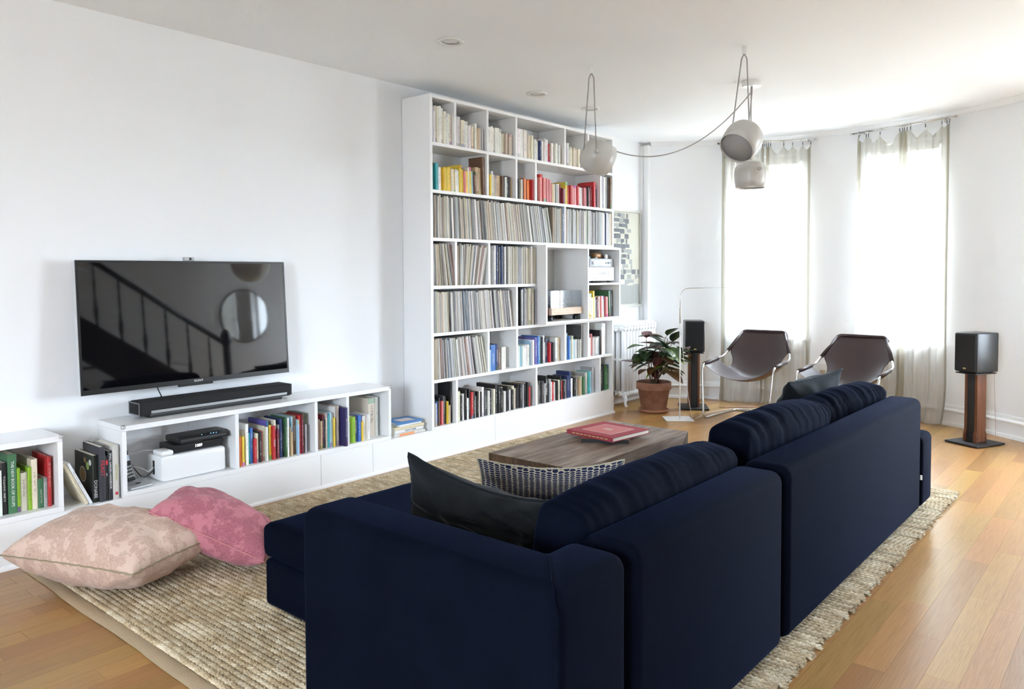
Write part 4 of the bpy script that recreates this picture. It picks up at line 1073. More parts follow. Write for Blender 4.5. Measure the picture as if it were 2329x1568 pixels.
fill('B4', 'the divider in the low cabinet cell next to the bookcase', 'w44h55n54b54y43w55w54', 3.060, 3.245, CZ0, CCL, x=-.02, dr=(.13, .17), split=True, group=GL, used=.98, lean_to=0.)
fill('B4', 'the divider in the low cabinet cell next to the bookcase', 'f89w84', 3.262, 3.36, CZ0, CCL, x=-.07, dr=(.19, .2), split=True, group=GL, used=.9)
# the open bay between the two low cabinets
GG = 'cookbooks between the low cabinets'
o = put_book(1.486, .2096, -.03, .016, .232, .17, (.70, .62, .45), 'cream-spined photo cookbook leaning beside the black cookbooks', GG, 25, split=True)
o = put_book(1.5045, .2096, -.025, .013, .236, .17, (.74, .75, .76), 'white cookbook leaning against the cream-spined one', GG, 25, split=True)
b1 = put_book(1.5215, .2096, -.035, .026, .232, .215, (.016, .020, .015), 'black cookbook with photo cover and white lettering', GG, split=True)
text('title', 'DONABE', .022, M_PRINTW, b1, (.0006, .013, .065), ((0, 0, -1), (0, 1, 0)))
cvm = [mat('cover_dish', (.30, .17, .06), .5), mat('cover_leaf', (.20, .26, .07), .6), mat('cover_rim', (.55, .55, .5), .5)]
dish = MB()
for (cx, cz, r_, mi) in ((-.115, .125, .040, 2), (-.115, .125, .034, 0), (-.055, .175, .020, 1), (-.085, .200, .014, 0), (-.025, .195, .015, 2)):
    dish.add([(cx + r_ * cos(2 * pi * k / 20), -.0004 - .0003 * (5 - mi), cz + r_ * sin(2 * pi * k / 20)) for k in range(20)], [tuple(range(20))], mi)
dish.build('cover_print', cvm, b1)
b2 = put_book(1.5485, .2096, -.018, .027, .272, .20, (.045, .047, .055), 'slate cookbook with big red lettering on its spine', GG, split=True)
text('title', 'FEAST', .026, M_PRINTR, b2, (.0006, .0135, .165), ((0, 0, -1), (0, 1, 0)), font_scale=1.15)
b3 = put_book(1.5765, .2096, -.02, .012, .225, .19, (.020, .018, .020), 'thin black cookbook with a red flower on the spine', GG, split=True)
text('title', 'dirt', .011, M_PRINTW, b3, (.0006, .006, .13), ((0, 0, -1), (0, 1, 0)))
MB().add([(.0006, .0065 + .0055 * cos(2 * pi * k / 12), .19 + .014 * sin(2 * pi * k / 12)) for k in range(12)], [tuple(range(12))]).build('flower_print', M_PRINTR, b3)
b4 = put_book(1.5895, .2096, -.018, .019, .245, .19, (.024, .026, .030), 'black gardening handbook with white capital lettering', GG, split=True)
text('title', 'SMALL GARDEN HANDBOOK', .0135, M_PRINTW, b4, (.0006, .0095, .145), ((0, 0, -1), (0, 1, 0)))
b5 = put_book(1.6095, .2096, -.015, .030, .268, .215, (.62, .60, .56), 'large white cookbook with olive lettering and a red mark', GG, split=True)
text('title', 'VEGETARIAN', .014, M_PRINTO, b5, (.0006, .015, .135), ((0, 0, -1), (0, 1, 0)))
MB().box(.0004, .0008, .009, .022, .022, .036).build('publisher_mark', M_PRINTR, b5)
# spine lettering on a few books of the near cabinet
def plain(o):
    for q in bpy.data.objects:
        if q.parent == o and q.name.startswith('cover') and q.data.materials[0] == M_COVER: q.data.materials[0] = M_COVERP
for q in (b1, b2, b3, b4, b5): plain(q)
def spine_text(lab, s, size, m, zf=.5, up=False):
    o = [q for q in bpy.data.objects if q.get('label', '') == lab]
    if not o: return
    o = o[0]; plain(o); c = [q for q in bpy.data.objects if q.parent == o and q.name.startswith('cover')]
    g = (c[0] if c else o).data.vertices; t = max(v.co.y for v in g); h = max(v.co.z for v in g)
    text('title', s, min(size, t * .75), m, o, (.0006, t / 2, h * zf), ((0, 0, -1), (0, 1, 0)))
PA = ' from the far side in the cabinet behind the beige pillow'
spine_text('green book, 6th' + PA, 'THE NEW BOOK OF SOUPS', .017, M_PRINTW); 
PB = ' from the black boxes in the long low cabinet'
spine_text('red book, 16th' + PB, 'TRAINS', .02, M_PRINTW); spine_text('brown book, 27th' + PB, 'TUPQAMURUS', .014, M_PRINTW, .55)
# stack lying on the plinth beside the bookcase
GS = 'cookbook stack on the plinth'
z = .2098
STK = [(.018, (.62, .60, .56), 'pale cookbook with an orange panel at the bottom of the plinth stack', 3.735, .285, .19), (.024, (.74, .74, .73), 'white cookbook with black lettering second in the plinth stack', 3.732, .270, .19), (.020, (.68, .58, .38), 'cream cookbook in the middle of the plinth stack', 3.728, .268, .185), (.014, (.70, .72, .74), 'thin white book under the top of the plinth stack', 3.712, .215, .16), (.013, (.06, .20, .46), 'blue covered book on top of the plinth stack', 3.716, .235, .175)]
for i, (t, c, lab, yr, L, d) in enumerate(STK):
    o = put_book(0, 0, 0, t, L, d, c, lab, GS, split=True); o.location = (-.025 - .012 * (i % 2), yr, z); o.rotation_euler = (radians(90), 0, radians((0, 1, -1, 4, -3)[i])); z += t + .0004
    if i == 0: MB().box(.0003, .0007, .001, t - .001, .10, .24).build('spine_panel', mat('orange_print', (.75, .30, .12), .6), o)
    plain(o)
    if i == 1: text('title', 'PLENTY MORE', .016, M_PRINTK, o, (.0006, t / 2, .125), ((0, 0, -1), (0, 1, 0)))
    if i == 4: MB().box(-.12, -.03, t + .0002, t + .0008, .05, .17).build('cover_panel', mat('cover_pale_print', (.62, .55, .52), .6), o)

# past 300 of a kind the smallest books in view go into one object
books = [o for o in bpy.data.objects if o.get('category') == 'book' and o.type == 'MESH']
nsplit = len([o for o in bpy.data.objects if o.get('category') == 'book' and o.type == 'EMPTY']) + 2
def seen_size(o):
    v = o.data.vertices; t = max(abs(q.co.y) for q in v); h = max(q.co.z for q in v); pr = project(o.location + Vector((0, 0, h / 2)))
    hid = 1.
    if 1320 < pr[0] < 1400 and pr[1] < 400: hid = .1        # behind a pendant
    return t * h / pr[2] ** 2 * hid
keep = [o for o in books if any(c.parent == o for c in bpy.data.objects)]
books = sorted([o for o in books if o not in keep], key=seen_size, reverse=True)
drop = books[300 - nsplit - len(keep):]
mbk = MB(); cols = []
for o in drop:
    R = Matrix.Translation(o.location) @ o.rotation_euler.to_matrix().to_4x4(); me = o.data; c = tuple(o.color)
    b0 = len(mbk.v); mbk.v.extend([tuple(R @ v.co) for v in me.vertices])
    for p in me.polygons:
        mbk.f.append(tuple(i + b0 for i in p.vertices)); mbk.m.append(p.material_index); cols += [c] * len(p.vertices)
M_COVERS = mat('small_book_covers', rough=.45); n_ = N(M_COVERS); at_ = n_.new('Attribute', attribute_name='Col'); n_.ln(at_.outputs['Color'], n_.b.inputs['Base Color'])
me = mbk.mesh('small_books', [M_COVERS, M_PAGES], normals=False); ca = me.color_attributes.new('Col', 'FLOAT_COLOR', 'CORNER')
ca.data.foreach_set('color', [q for c in cols for q in c])
so_ = link('small_books', me); tag(so_, 'the many slim books packed between the others in the bookcase', 'books', kind='stuff')
for o in drop: bpy.data.objects.remove(o)
# ------------------------------------------------------------------ television
tv = empty('television', (-.160, 2.1225, .722), 0, 'large wall-mounted flat television with a black glossy screen', 'television'); tv.rotation_euler = (0, radians(-3.4), 0)
TW, TH = .5975, .681
bd = bbox('body', (-.042, -.006, -TW, TW, 0, TH), mat('tv_silver_back', (.62, .63, .64), .4, metal=.2), tv, .003)
bz = MB()
for y0, y1, z0, z1 in ((-TW, TW, TH - .012, TH), (-TW, TW, 0, .026), (-TW, -TW + .011, .026, TH - .012), (TW - .011, TW, .026, TH - .012)): bz.box(-.0058, .002, y0, y1, z0, z1)
bz.build('bezel', M_BLACK, tv)
MB().box(-.0058, .0008, -TW + .011, TW - .011, .026, TH - .012).build('screen', M_SCREEN, tv)
text('maker_name', 'SONY', .016, M_PRINTW, tv, (.0024, .015, .013), ((0, 1, 0), (0, 0, 1)), font_scale=1.25)
bbox('sensor_lip', (-.012, .004, -.10, .10, -.012, -.0002), M_BLACK, tv, .003)
bbox('wall_bracket', (-.092, -.0425, -.22, .22, .20, .50), M_BLACKM, tv, .003)
wc = empty('webcam', (-.203, 2.118, 1.4030), 0, 'small silver webcam clipped on top of the television', 'webcam')
bbox('case', (-.020, .006, -.030, .030, .0, .021), M_SILVER, wc, .004)
MB().lathe([(0, -.002), (.007, -.002), (.007, .002), (0, .002)], 14).build('lens', M_BLACK, wc).matrix_local = Matrix.Translation((.0065, .004, .011)) @ Matrix.Rotation(pi / 2, 4, 'Y')
cb = MB().tube([(-.215, 1.925, .735), (-.20, 1.930, .70), (-.19, 1.945, .66), (-.235, 1.960, .66), (-.268, 1.968, .62), (-.272, 1.97, .5745)], .0030, 6).build('television_cable', M_BLACKM, smooth=True); tag(cb, 'thin black cable dropping from the television to the soundbar', 'cable')

# ------------------------------------------------------------------ soundbar
sb_ = empty('soundbar', (-.168, 2.243, .5705), 0, 'long black soundbar on the low cabinet below the television', 'soundbar')
me = MB().box(-.068, .068, -.457, .457, .016, .090).mesh('housing', M_GRILLE); bevel_mesh(me, .014, 3); shade(me); link('housing', me, sb_)
bbox('foot', (-.055, .048, -.40, .40, 0, .0165), M_BLACKM, sb_, .003)
me = MB().prism([(.060, .0165), (.071, .030), (.071, .041), (.055, .0165)], 'y', -.40, .42).mesh('front_strip', M_SILVER); link('front_strip', me, sb_)
for s in (-1, 1):
    fr = MB()
    for x0, x1, z0, z1 in ((-.062, .062, .020, .026), (-.062, .062, .080, .086), (-.062, -.056, .026, .080), (.056, .062, .026, .080)): fr.box(x0, x1, *sorted((s * .4565, s * .4595)), z0, z1)
    fr.build('end_cap', M_DKGREY, sb_)

# ------------------------------------------------------------------ boxes in the low cabinet
CZ = .209 + .0265
wbx = empty('cable_box', (-.115, 2.042, CZ), 0, 'long white plastic cable box under the black receivers', 'storage box')
me = MB().box(-.095, .085, -.180, .180, 0, .135).mesh('body', M_WHITEP); bevel_mesh(me, .016, 3); shade(me); link('body', me, wbx)
bbox('slot', (-.02, .0, -.1815, -.179, .03, .105), M_BLACK, wbx, .001)
rc = empty('receiver', (-.120, 2.075, CZ + .1355), 0, 'flat black receiver with a lit digital display', 'receiver')
bbox('case', (-.095, .075, -.140, .140, .006, .044), M_BLACK, rc, .004)
for sy in (-1, 1): bbox('foot', (-.07, .05, sy * .11 - .01, sy * .11 + .01, 0, .006), M_BLACKM, rc, .001)
text('display', '1089', .022, M_LEDW, rc, (.0755, -.005, .026), ((0, 1, 0), (0, 0, 1)))
rt = empty('router', (-.125, 2.108, CZ + .1800), 0, 'black router with blue lights on top of the receiver', 'router')
prof = [(-.09, .004), (.085, .004), (.090, .012), (.086, .030), (.05, .038), (-.06, .040), (-.09, .032)]
me = MB().prism([(x, z) for x, z in prof], 'y', -.140, .140).mesh('case', M_BLACK); bevel_mesh(me, .004, 2); link('case', me, rt)
for k, yy in enumerate((-.012, .040, .056, .072)): MB().lathe([(0, 0), (.0030, 0), (.0022, .0012), (0, .0014)], 8, (.068, yy, .0335)).build('light', M_LEDB, rt)
for sy in (-1, 1): bbox('foot', (-.06, .06, sy * .10 - .02, sy * .10 + .02, 0, .0045), M_BLACKM, rt, 0)
ap = empty('access_point', (-.085, 1.910, CZ + .1355), 0, 'small white rounded access point at the end of the cable box', 'router')
me = MB().box(-.055, .05, -.048, .020, 0, .028).mesh('case', M_WHITEP); bevel_mesh(me, .012, 3); shade(me); link('case', me, ap)
MB().lathe([(0, 0), (.002, 0), (.001, .001), (0, .001)], 8, (.03, .0, .028)).build('light', M_LEDW, ap)
ph = empty('phone_cradle', (-.085, 1.745, CZ), radians(8), 'silver cordless phone base beside the white cable box', 'phone base')
me = MB().prism([(-.075, 0), (.065, 0), (.065, .010), (-.02, .030), (-.075, .034)], 'y', -.060, .062).mesh('base', M_SILVER); bevel_mesh(me, .004, 2); link('base', me, ph)
MB().box(.02, .035, -.01, .01, .019, .0225).build('button', M_BLACK, ph)
hs = empty('phone_handset', (-.072, 1.722, CZ + .034), 0, 'cordless phone handset standing in its silver base', 'phone'); hs.rotation_euler = (radians(9), radians(-12), 0)
me = MB().box(-.014, .012, -.022, .022, 0, .155).mesh('case', M_BLACK); bevel_mesh(me, .006, 2); link('case', me, hs)
MB().box(.0122, .0128, -.015, .015, .105, .135).build('display', mat('phone_display', (.55, .60, .68), .3), hs)
for r in range(4):
    for c in range(3): MB().box(.0122, .0138, -.015 + c * .0105, -.007 + c * .0105, .020 + r * .017, .030 + r * .017).build('key', M_SILVER, hs)
for i, (pts, m, lab) in enumerate(((((-.12, 1.860, CZ + .07), (-.12, 1.83, CZ + .05), (-.10, 1.80, CZ + .075), (-.16, 1.76, CZ + .09), (-.24, 1.74, CZ + .02)), M_CABLEW, 'white cable looping from the cable box slot to the phone'),
                                   (((-.13, 1.860, CZ + .05), (-.15, 1.82, CZ + .01), (-.20, 1.80, CZ + .05), (-.26, 1.78, CZ + .12)), M_BLACKM, 'black cable curling behind the silver phone base'),
                                   (((-.14, 1.868, CZ + .155), (-.17, 1.83, CZ + .16), (-.22, 1.78, CZ + .13), (-.27, 1.75, CZ + .10)), M_CABLEW, 'white cable running back from the small access point'))):
    tag(MB().tube(round_path(pts, .05, 6), .0025, 6).build('cable', m, smooth=True), lab, 'cable', 'cables in the low cabinet')

# ------------------------------------------------------------------ turntable and amplifiers
tt = empty('turntable', (-.08, 5.345, EZ0 + .0202), 0, 'turntable with pale maple plinth under a clear lid', 'turntable')
bbox('plinth', (-.16, .130, -.228, .228, .048, .108), M_MAPLE, tt, .003); bbox('end_block', (-.16, .130, -.262, -.229, .048, .108), M_WALNUT, tt, .002)
for sx in (-.11, .085):
    for sy in (-.20, .19): MB().lathe([(0, 0), (.030, 0), (.032, .010), (.022, .047), (0, .047)], 20, (sx, sy, 0)).build('foot', M_BLACK, tt, smooth=True)
lid = MB()
LX0, LX1, LY0, LY1, LZ0, LZ1 = -.155, .125, -.225, .222, .1085, .250
lid.box(LX1 - .004, LX1, LY0, LY1, LZ0, LZ1); lid.box(LX0, LX0 + .004, LY0, LY1, LZ0, LZ1); lid.box(LX0 + .0042, LX1 - .0042, LY0, LY0 + .004, LZ0, LZ1); lid.box(LX0 + .0042, LX1 - .0042, LY1 - .004, LY1, LZ0, LZ1); lid.box(LX0, LX1, LY0, LY1, LZ1 + .0002, LZ1 + .004)
lid.build('dust_cover', M_ACRYL, tt)
MB().lathe([(0, .109), (.130, .109), (.132, .116), (.130, .128), (0, .128)], 40, (-.015, -.02, 0)).build('platter', M_BLACK, tt, smooth=True)
ta = MB().tube([(-.10, .17, .13), (-.10, .17, .175)], .012, 12); ta.tube([(-.12, .17, .165), (.06, .085, .150)], .004, 6); ta.build('tonearm', M_CHROME, tt, smooth=True)
kn = MB()
for k in range(4): kn.lathe([(0, 0), (.010, 0), (.011, .010), (.006, .018), (.006, .026), (0, .026)], 12, (.09, -.246, .1085 + k * .026))
kn.build('weight_post', M_CHROME, tt, smooth=True)
am = empty('amplifier', (-.06, 5.855, 1.2362), 0, 'white amplifier with dark dials in the media box', 'amplifier')
bbox('case', (-.14, .122, -.205, .205, .018, .142), M_WHITEP, am, .004)
for sx in (-.10, .09):
    for sy in (-.16, .16): MB().lathe([(0, 0), (.016, 0), (.016, .0185), (0, .0185)], 14, (sx, sy, 0)).build('foot', M_BLACK, am)
dl = MB()
for yy, zz, w, h in ((-.06, .088, .012, .008), (-.03, .082, .010, .010), (-.005, .086, .010, .018), (.018, .086, .004, .022), (.030, .086, .004, .022), (.042, .086, .004, .022), (.068, .086, .014, .022), (.115, .098, .022, .008), (.115, .074, .022, .008), (.115, .086, .010, .016), (-.150, .042, .002, .006), (-.130, .042, .002, .006), (-.115, .042, .006, .006), (-.10, .042, .008, .008)): dl.box(.1222, .1236, yy - w / 2, yy + w / 2, zz - h / 2, zz + h / 2)
dl.build('dial_marks', M_DKGREY, am)
ag = empty('preamplifier', (-.06, 5.855, 1.3788), 0, 'grey preamplifier on top of the white amplifier', 'amplifier')
bbox('case', (-.13, .108, -.190, .190, .0, .075), M_BLACK, ag, .003); bbox('front_plate', (.1082, .116, -.185, .190, .001, .076), mat('grey_front_plate', (.26, .27, .29), .4), ag, .002)
bbox('panel', (.1162, .1178, -.160, .160, .012, .064), mat('pale_grey_panel_print', (.40, .41, .43), .4), ag, .001)
for yy, r_ in ((-.125, .016), (.115, .010), (.075, .006)): MB().lathe([(0, -.004), (r_, -.004), (r_, .004), (0, .004)], 18).build('knob', M_SILVER if yy < 0 else M_DKGREY, ag).matrix_local = Matrix.Translation((.121, yy, .038)) @ Matrix.Rotation(pi / 2, 4, 'Y')
MB().box(.1180, .1190, .138, .148, .030, .050).build('switch', M_BLACK, ag)
wo = MB().lathe([(0, -.055), (.022, -.052), (.027, -.02), (.027, .02), (.022, .052), (0, .055)], 20).build('wooden_roller', mat('amber_wood', (.36, .17, .05), .35), smooth=True); wo.matrix_world = Matrix.Translation((.0, 5.86, 1.4820)) @ Matrix.Rotation(pi / 2, 4, 'X'); tag(wo, 'amber wooden record cleaning roller on the grey preamplifier', 'roller')
br = MB().lathe([(0, 0), (.016, 0), (.018, .004), (.008, .016), (.005, .02), (.005, .055), (0, .056)], 16).build('record_clamp', M_CHROME, smooth=True); br.location = (.03, 5.80, 1.4550); tag(br, 'small chrome record clamp on the grey preamplifier', 'clamp')
jr = MB().lathe([(0, 0), (.015, 0), (.016, .01), (.016, .032), (.012, .04), (0, .042)], 16).build('white_jar', M_WHITEP, smooth=True); jr.location = (.045, 5.945, 1.4550); tag(jr, 'small white lidded jar on the grey preamplifier', 'jar')
tn = bbox('blue_tin', (-.04, .0, -.028, .028, 0, .018), mat('pale_blue_tin', (.22, .45, .55), .4), None, .003); tn.location = (.02, 5.705, 1.4550); tag(tn, 'flat pale blue tin beside the wooden roller', 'tin')
st_ = MB().lathe([(0, 0), (.034, 0), (.036, .006), (.030, .012), (.034, .022), (.036, .040), (.028, .050), (.030, .056), (.026, .062), (.020, .085), (.012, .105), (.010, .110), (.020, .114), (.020, .118), (.008, .122), (.008, .130), (.004, .142), (0, .146)], 28).build('brass_stupa', M_BRASS, smooth=True); st_.location = (.055, 5.640, EZ0 + .0205); tag(st_, 'small brass stupa ornament standing before the books', 'ornament')

# ------------------------------------------------------------------ books on the coffee table
def flat_book(name, c, w, l, t, rz, mc, label, spine_m=None):
    b = empty(name, c, rz, label, 'book', 'books on the coffee table')
    ct = .003
    cv = MB().box(-w / 2, w / 2, -l / 2, l / 2, 0, ct).box(-w / 2, w / 2, -l / 2, l / 2, t - ct, t).box(-w / 2, -w / 2 + ct, -l / 2, l / 2, ct, t - ct)
    cv.build('cover', mc, b); MB().box(-w / 2 + ct + .0003, w / 2 - .005, -l / 2 + .005, l / 2 - .005, ct + .0003, t - ct - .0003).build('page_block', M_PAGES, b); return b
M_RED = mat('raspberry_cloth', (.33, .035, .055), .7, bump=(500, .2)); M_REDP = mat('rose_label', (.52, .15, .15), .6); M_PALE = mat('pale_line_print', (.66, .52, .50), .6)
k1 = flat_book('magazine', (1.556, 3.640, .4004), .33, .27, .020, radians(122), mat('glossy_dark_cover', (.16, .075, .05), .3), 'dark glossy picture book under the red one on the coffee table')
MB().box(-.08, .155, -.11, .11, .0201, .0206).build('cover_photo', wood('cover_photo_print', (.03, .02, .02), (.30, .12, .07), (.45, .40, .35), .3, (14., 5., 5.)), k1)
MB().box(-.166, -.1652, -.13, .13, .0005, .0195).build('spine', M_BLACK, k1)
k2 = flat_book('large_book', (1.575, 3.640, .4212), .33, .33, .024, radians(84), M_RED, 'large square red cloth book on top of the coffee table')
e = MB(); E_ = .105
for x0, x1, y0, y1 in ((-E_, E_, -E_, -E_ + .004), (-E_, E_, E_ - .004, E_), (-E_, -E_ + .004, -E_, E_), (E_ - .004, E_, -E_, E_)): e.box(x0, x1, y0, y1, .0241, .0248)
e.build('border_print', M_PALE, k2); MB().box(-E_ + .004, E_ - .004, -E_ + .004, E_ - .004, .0241, .0246).build('label_print', M_REDP, k2)
mk = MB()
for k in range(4): mk.box(-.02, .016, -.026 + k * .014, -.017 + k * .014, .0247, .0250)
mk.build('monogram_print', M_PALE, k2)
sl = MB()
for k in range(9): sl.box(-.1656, -.1652, -.13 + k * .029, -.13 + k * .029 + .022, .009, .015)
sl.build('spine_print', M_GOLD, k2)
M_CORD = mat('grey_cord', (.36, .34, .33), .6); M_CORDR = .0040
# ------------------------------------------------------------------ recessed ceiling lights
for i, (x, y, lab) in enumerate(((.723, 3.262, 'round recessed ceiling light nearest the TV wall'), (.284, 4.631, 'round recessed ceiling light above the bookcase'), (.289, 5.343, 'round recessed ceiling light beyond the pendant cords'))):
    d = empty('ceiling_light', (x, y, CEIL), 0, lab, 'ceiling light', 'recessed ceiling lights')
    MB().lathe([(.052, -.0005), (.078, -.0005), (.080, -.004), (.076, -.008), (.060, -.009), (.052, -.005)], 40).build('trim_ring', M_WHITEM, d, smooth=True)
    MB().lathe([(0, -.0015), (.051, -.0015), (.052, -.0005)], 32).build('lens', mat('frosted_lens', (.85, .85, .86), .4), d, smooth=True)

# ------------------------------------------------------------------ three spot pendants
SHADE = [(.0, .196), (.030, .195), (.062, .188), (.088, .174), (.105, .152), (.114, .125), (.116, .095), (.112, .050), (.104, .0), (.101, .0), (.109, .050), (.113, .095), (.111, .122), (.102, .148), (.085, .169), (.060, .182), (.030, .188), (0, .189)]
def pendant(c, axis, hook, label, top_off):
    """c = shade centre, axis = direction the open mouth faces, hook = fixing point on the ceiling"""
    p = empty('pendant_lamp', c, 0, label, 'pendant lamp', 'grey spot pendant lamps')
    ax = Vector(axis).normalized(); R = ax.to_track_quat('-Z', 'Y').to_matrix().to_4x4() @ Matrix.Translation((0, 0, -.10))
    sh = MB().lathe(SHADE, 48).build('shade', M_LAMPG, p, smooth=True); sh.matrix_local = R
    df = MB().lathe([(0, .012), (.099, .012), (.099, .016), (0, .016)], 40).build('diffuser', mat('lamp_diffuser', (.38, .37, .37), .5), p, smooth=True); df.matrix_local = R
    hd = MB().lathe([(0, -.012), (.012, -.012), (.014, 0), (.012, .014), (0, .014)], 14).build('cord_knob', M_LAMPG, p, smooth=True)
    kp = R @ Vector((.106, 0, .15)); hd.matrix_local = Matrix.Translation(kp)
    hk = Vector(hook) - Vector(c)
    me = MB().box(-.012, .012, -.010, .010, -.048, 0).mesh('ceiling_clip', M_WHITEM); bevel_mesh(me, .003, 2); k = link('ceiling_clip', me, p); k.location = hk; k.rotation_euler = (0, 0, YAW)
    rt_ = Vector((cos(YAW), sin(YAW), 0)); e0 = hk + Vector((0, 0, -.045))
    tp = R @ Vector((0, 0, .192)); n_ = 0
    ends = sorted((kp + Vector((0, 0, .01)), tp), key=lambda q: q.dot(rt_))
    for s, end in zip((-1, 1), ends):
        MB().tube([e0, e0 + rt_ * (s * .016) + Vector((0, 0, -.03)), end], M_CORDR, 6).build('cord', M_CORD, p, smooth=True)
    return p, tp, kp
rt3 = Vector((cos(YAW), sin(YAW), 0)); aw = Vector((-sin(YAW), cos(YAW), 0)); dn = Vector((0, 0, -1))
p1, t1, q1 = pendant((1.042, 4.304, 2.105), rt3 * .85 + aw * .30 + dn * .32, (1.036, 4.262, CEIL), 'grey spot pendant hanging before the bookcase', 0)
p2, t2, q2 = pendant((1.976, 4.517, 2.140), rt3 * -.62 - aw * .55 + dn * .72, (1.991, 4.491, CEIL), 'grey spot pendant tilted open towards the sofa', 0)
p3 = empty('pendant_lamp', (1.660, 5.375, 1.936), 0, 'grey spot pendant hanging straight down before the window', 'pendant lamp', 'grey spot pendant lamps')
MB().lathe(SHADE, 48).build('shade', M_LAMPG, p3, smooth=True); MB().lathe([(0, .012), (.099, .012), (.099, .016), (0, .016)], 40).build('diffuser', MATS['lamp_diffuser'], p3, smooth=True)
MB().tube([(0, 0, .194), (0, 0, CEIL - 1.936 - .03)], M_CORDR, 6).build('cord', M_CORD, p3)
MB().lathe([(.008, -.004), (.014, -.003), (.016, 0), (.014, .003), (.008, .004)], 16).build('cord_knob', M_LAMPG, p3, smooth=True).matrix_local = Matrix.Translation(-aw * .115 + rt3 * .03 + Vector((0, 0, .125))) @ (-aw).to_track_quat('Z', 'Y').to_matrix().to_4x4()
cn = empty('ceiling_rose', (1.669, 5.357, CEIL), 0, 'round white ceiling rose feeding the pendant cables', 'ceiling rose')
MB().lathe([(0, 0), (.066, 0), (.067, -.004), (.067, -.034), (.063, -.038), (0, -.038)], 48).build('cover', M_WHITEM, cn, smooth=False)
c0 = Vector((1.669, 5.357, CEIL)); a0 = Vector((0, 0, -.038))
e1 = Vector((1.042, 4.304, 2.105)) + rt3 * .105 + aw * .03 + Vector((0, 0, .05)) - c0
MB().tube([a0 + Vector((-.004, .005, 0))] + hang(a0 + Vector((-.004, 0, -.04)), e1, .20, 26), M_CORDR, 6).build('cable', M_CORD, cn, smooth=True)
e2 = Vector((1.976, 4.517, 2.14)) + Vector((0, 0, .09)) - c0
MB().tube([a0 + Vector((.006, 0, 0)), a0 + Vector((.008, -.01, -.05))] + hang(a0 + Vector((.008, -.012, -.06)), e2, .12, 16), M_CORDR, 6).build('cable', M_CORD, cn, smooth=True)

# ------------------------------------------------------------------ curtains
def curtain_set(a, b, nm, labs, rodlab, clips):
    a, b = Vector(a), Vector(b); d = (b - a); L = d.length; u = d.normalized(); nrm = Vector((0, 0, 1)).cross(u).normalized()
    if nrm.y > 0: nrm = -nrm            # towards the room
    rod = empty('curtain_rod', a.lerp(b, .5), 0, rodlab, 'curtain rod', 'steel curtain rods'); O = a.lerp(b, .5)
    MB().tube([a - O, b - O], .0085, 10).build('rod', M_CHROME, rod, smooth=True)
    for s, e in ((-1, a), (1, b)):
        fn = MB().lathe([(0, -.012), (.012, -.010), (.016, 0), (.012, .010), (0, .012)], 14).build('finial', M_CHROME, rod, smooth=True); fn.location = e - O + u * s * .010
        q = e - u * s * .075 - O
        bk = MB().tube([q, q - nrm * .085], .007, 8); bk.tube([q + Vector((0, 0, .0)), q + Vector((0, 0, -.035))], .006, 8); bk.build('bracket', M_CHROME, rod, smooth=True)
    for (s0, s1, seed, lab) in clips:
        cs_ = [s0 + (s1 - s0) * k for k in seed[1]]; sd = seed[0]
        c = empty('curtain', (O.x, O.y, 0), 0, lab, 'curtain', 'sheer ivory curtains')
        RZ = O.z
        for s in cs_:
            P = a + d * s - O
            g = MB().tube([P + (nrm * cos(t) + Vector((0, 0, 1)) * sin(t)) * .017 - Vector((0, 0, .004)) for t in [2 * pi * k / 14 for k in range(14)]], .002, 5, closed=True)
            rg = g.build('ring', M_CHROME, c); rg.location = (0, 0, RZ)
            cl = MB().box(-.004, .004, -.003, .003, -.052, -.022).build('clip', M_DKGREY, c); cl.location = (P.x, P.y, RZ + P.z)
        full = 1.0
        def top_z(s):
            for i in range(len(cs_) - 1):
                if cs_[i] <= s <= cs_[i + 1] + 1e-9:
                    w = cs_[i + 1] - cs_[i]; t = (s - cs_[i]) / w
                    return -.050 - min(.16, .62 * w * L) * (1 - abs(2 * t - 1) ** 1.5) * (1.0 if w * L > .035 else .15)
            return -.055
        def fold(s, t):
            ph = s * 2 * pi
            return .022 * (.4 + .6 * t) * sin(ph * 2.6 / (s1 - s0) + sd) + .010 * sin(ph * 5.7 / (s1 - s0) + sd * 2 + t) + .016 * noise.noise((s * 9 + sd, t * 1.2, sd)) * (.5 + t)
        def surf(s_, t, off=0.):
            s = s0 + (s1 - s0) * s_; zt = RZ + (a + d * s - O).z + top_z(s); z = zt * (1 - t) + .006 * t
            gather = .10 * (1 - t) ** 3 * 0
            ss = s + .006 * noise.noise((s * 14 + sd, t * 2.0, 1.7)) * t + (.012 * (s_ - .5) * max(0, t - .6))
            P = a + d * ss - O; off_n = fold(s, t) + off
            flare = max(0, t - .86) / .14
            off_n += .07 * flare * flare * (1 + .8 * noise.noise((s * 22, 0, sd)))
            q = P + nrm * off_n
            if t > .985: z = .012 + .006 * noise.noise((s * 40, 1, sd))
            return (q.x, q.y, z)
        MB().grid(lambda s_, t: surf(s_, t), 150, 44).build('sheer', M_SHEER, c, smooth=True, normals=False)
        hp = .055
        MB().grid(lambda s_, t: surf(s_, t * hp, .0035), 150, 4).build('heading', M_SHEER, c, smooth=True, normals=False)
        MB().grid(lambda s_, t: surf(t * .065, s_, .004), 44, 3).build('side_hem', M_SHEERD, c, smooth=True, normals=False)
        MB().grid(lambda s_, t: surf(.935 + t * .065, s_, .004), 44, 3).build('side_hem', M_SHEERD, c, smooth=True, normals=False)
    return rod
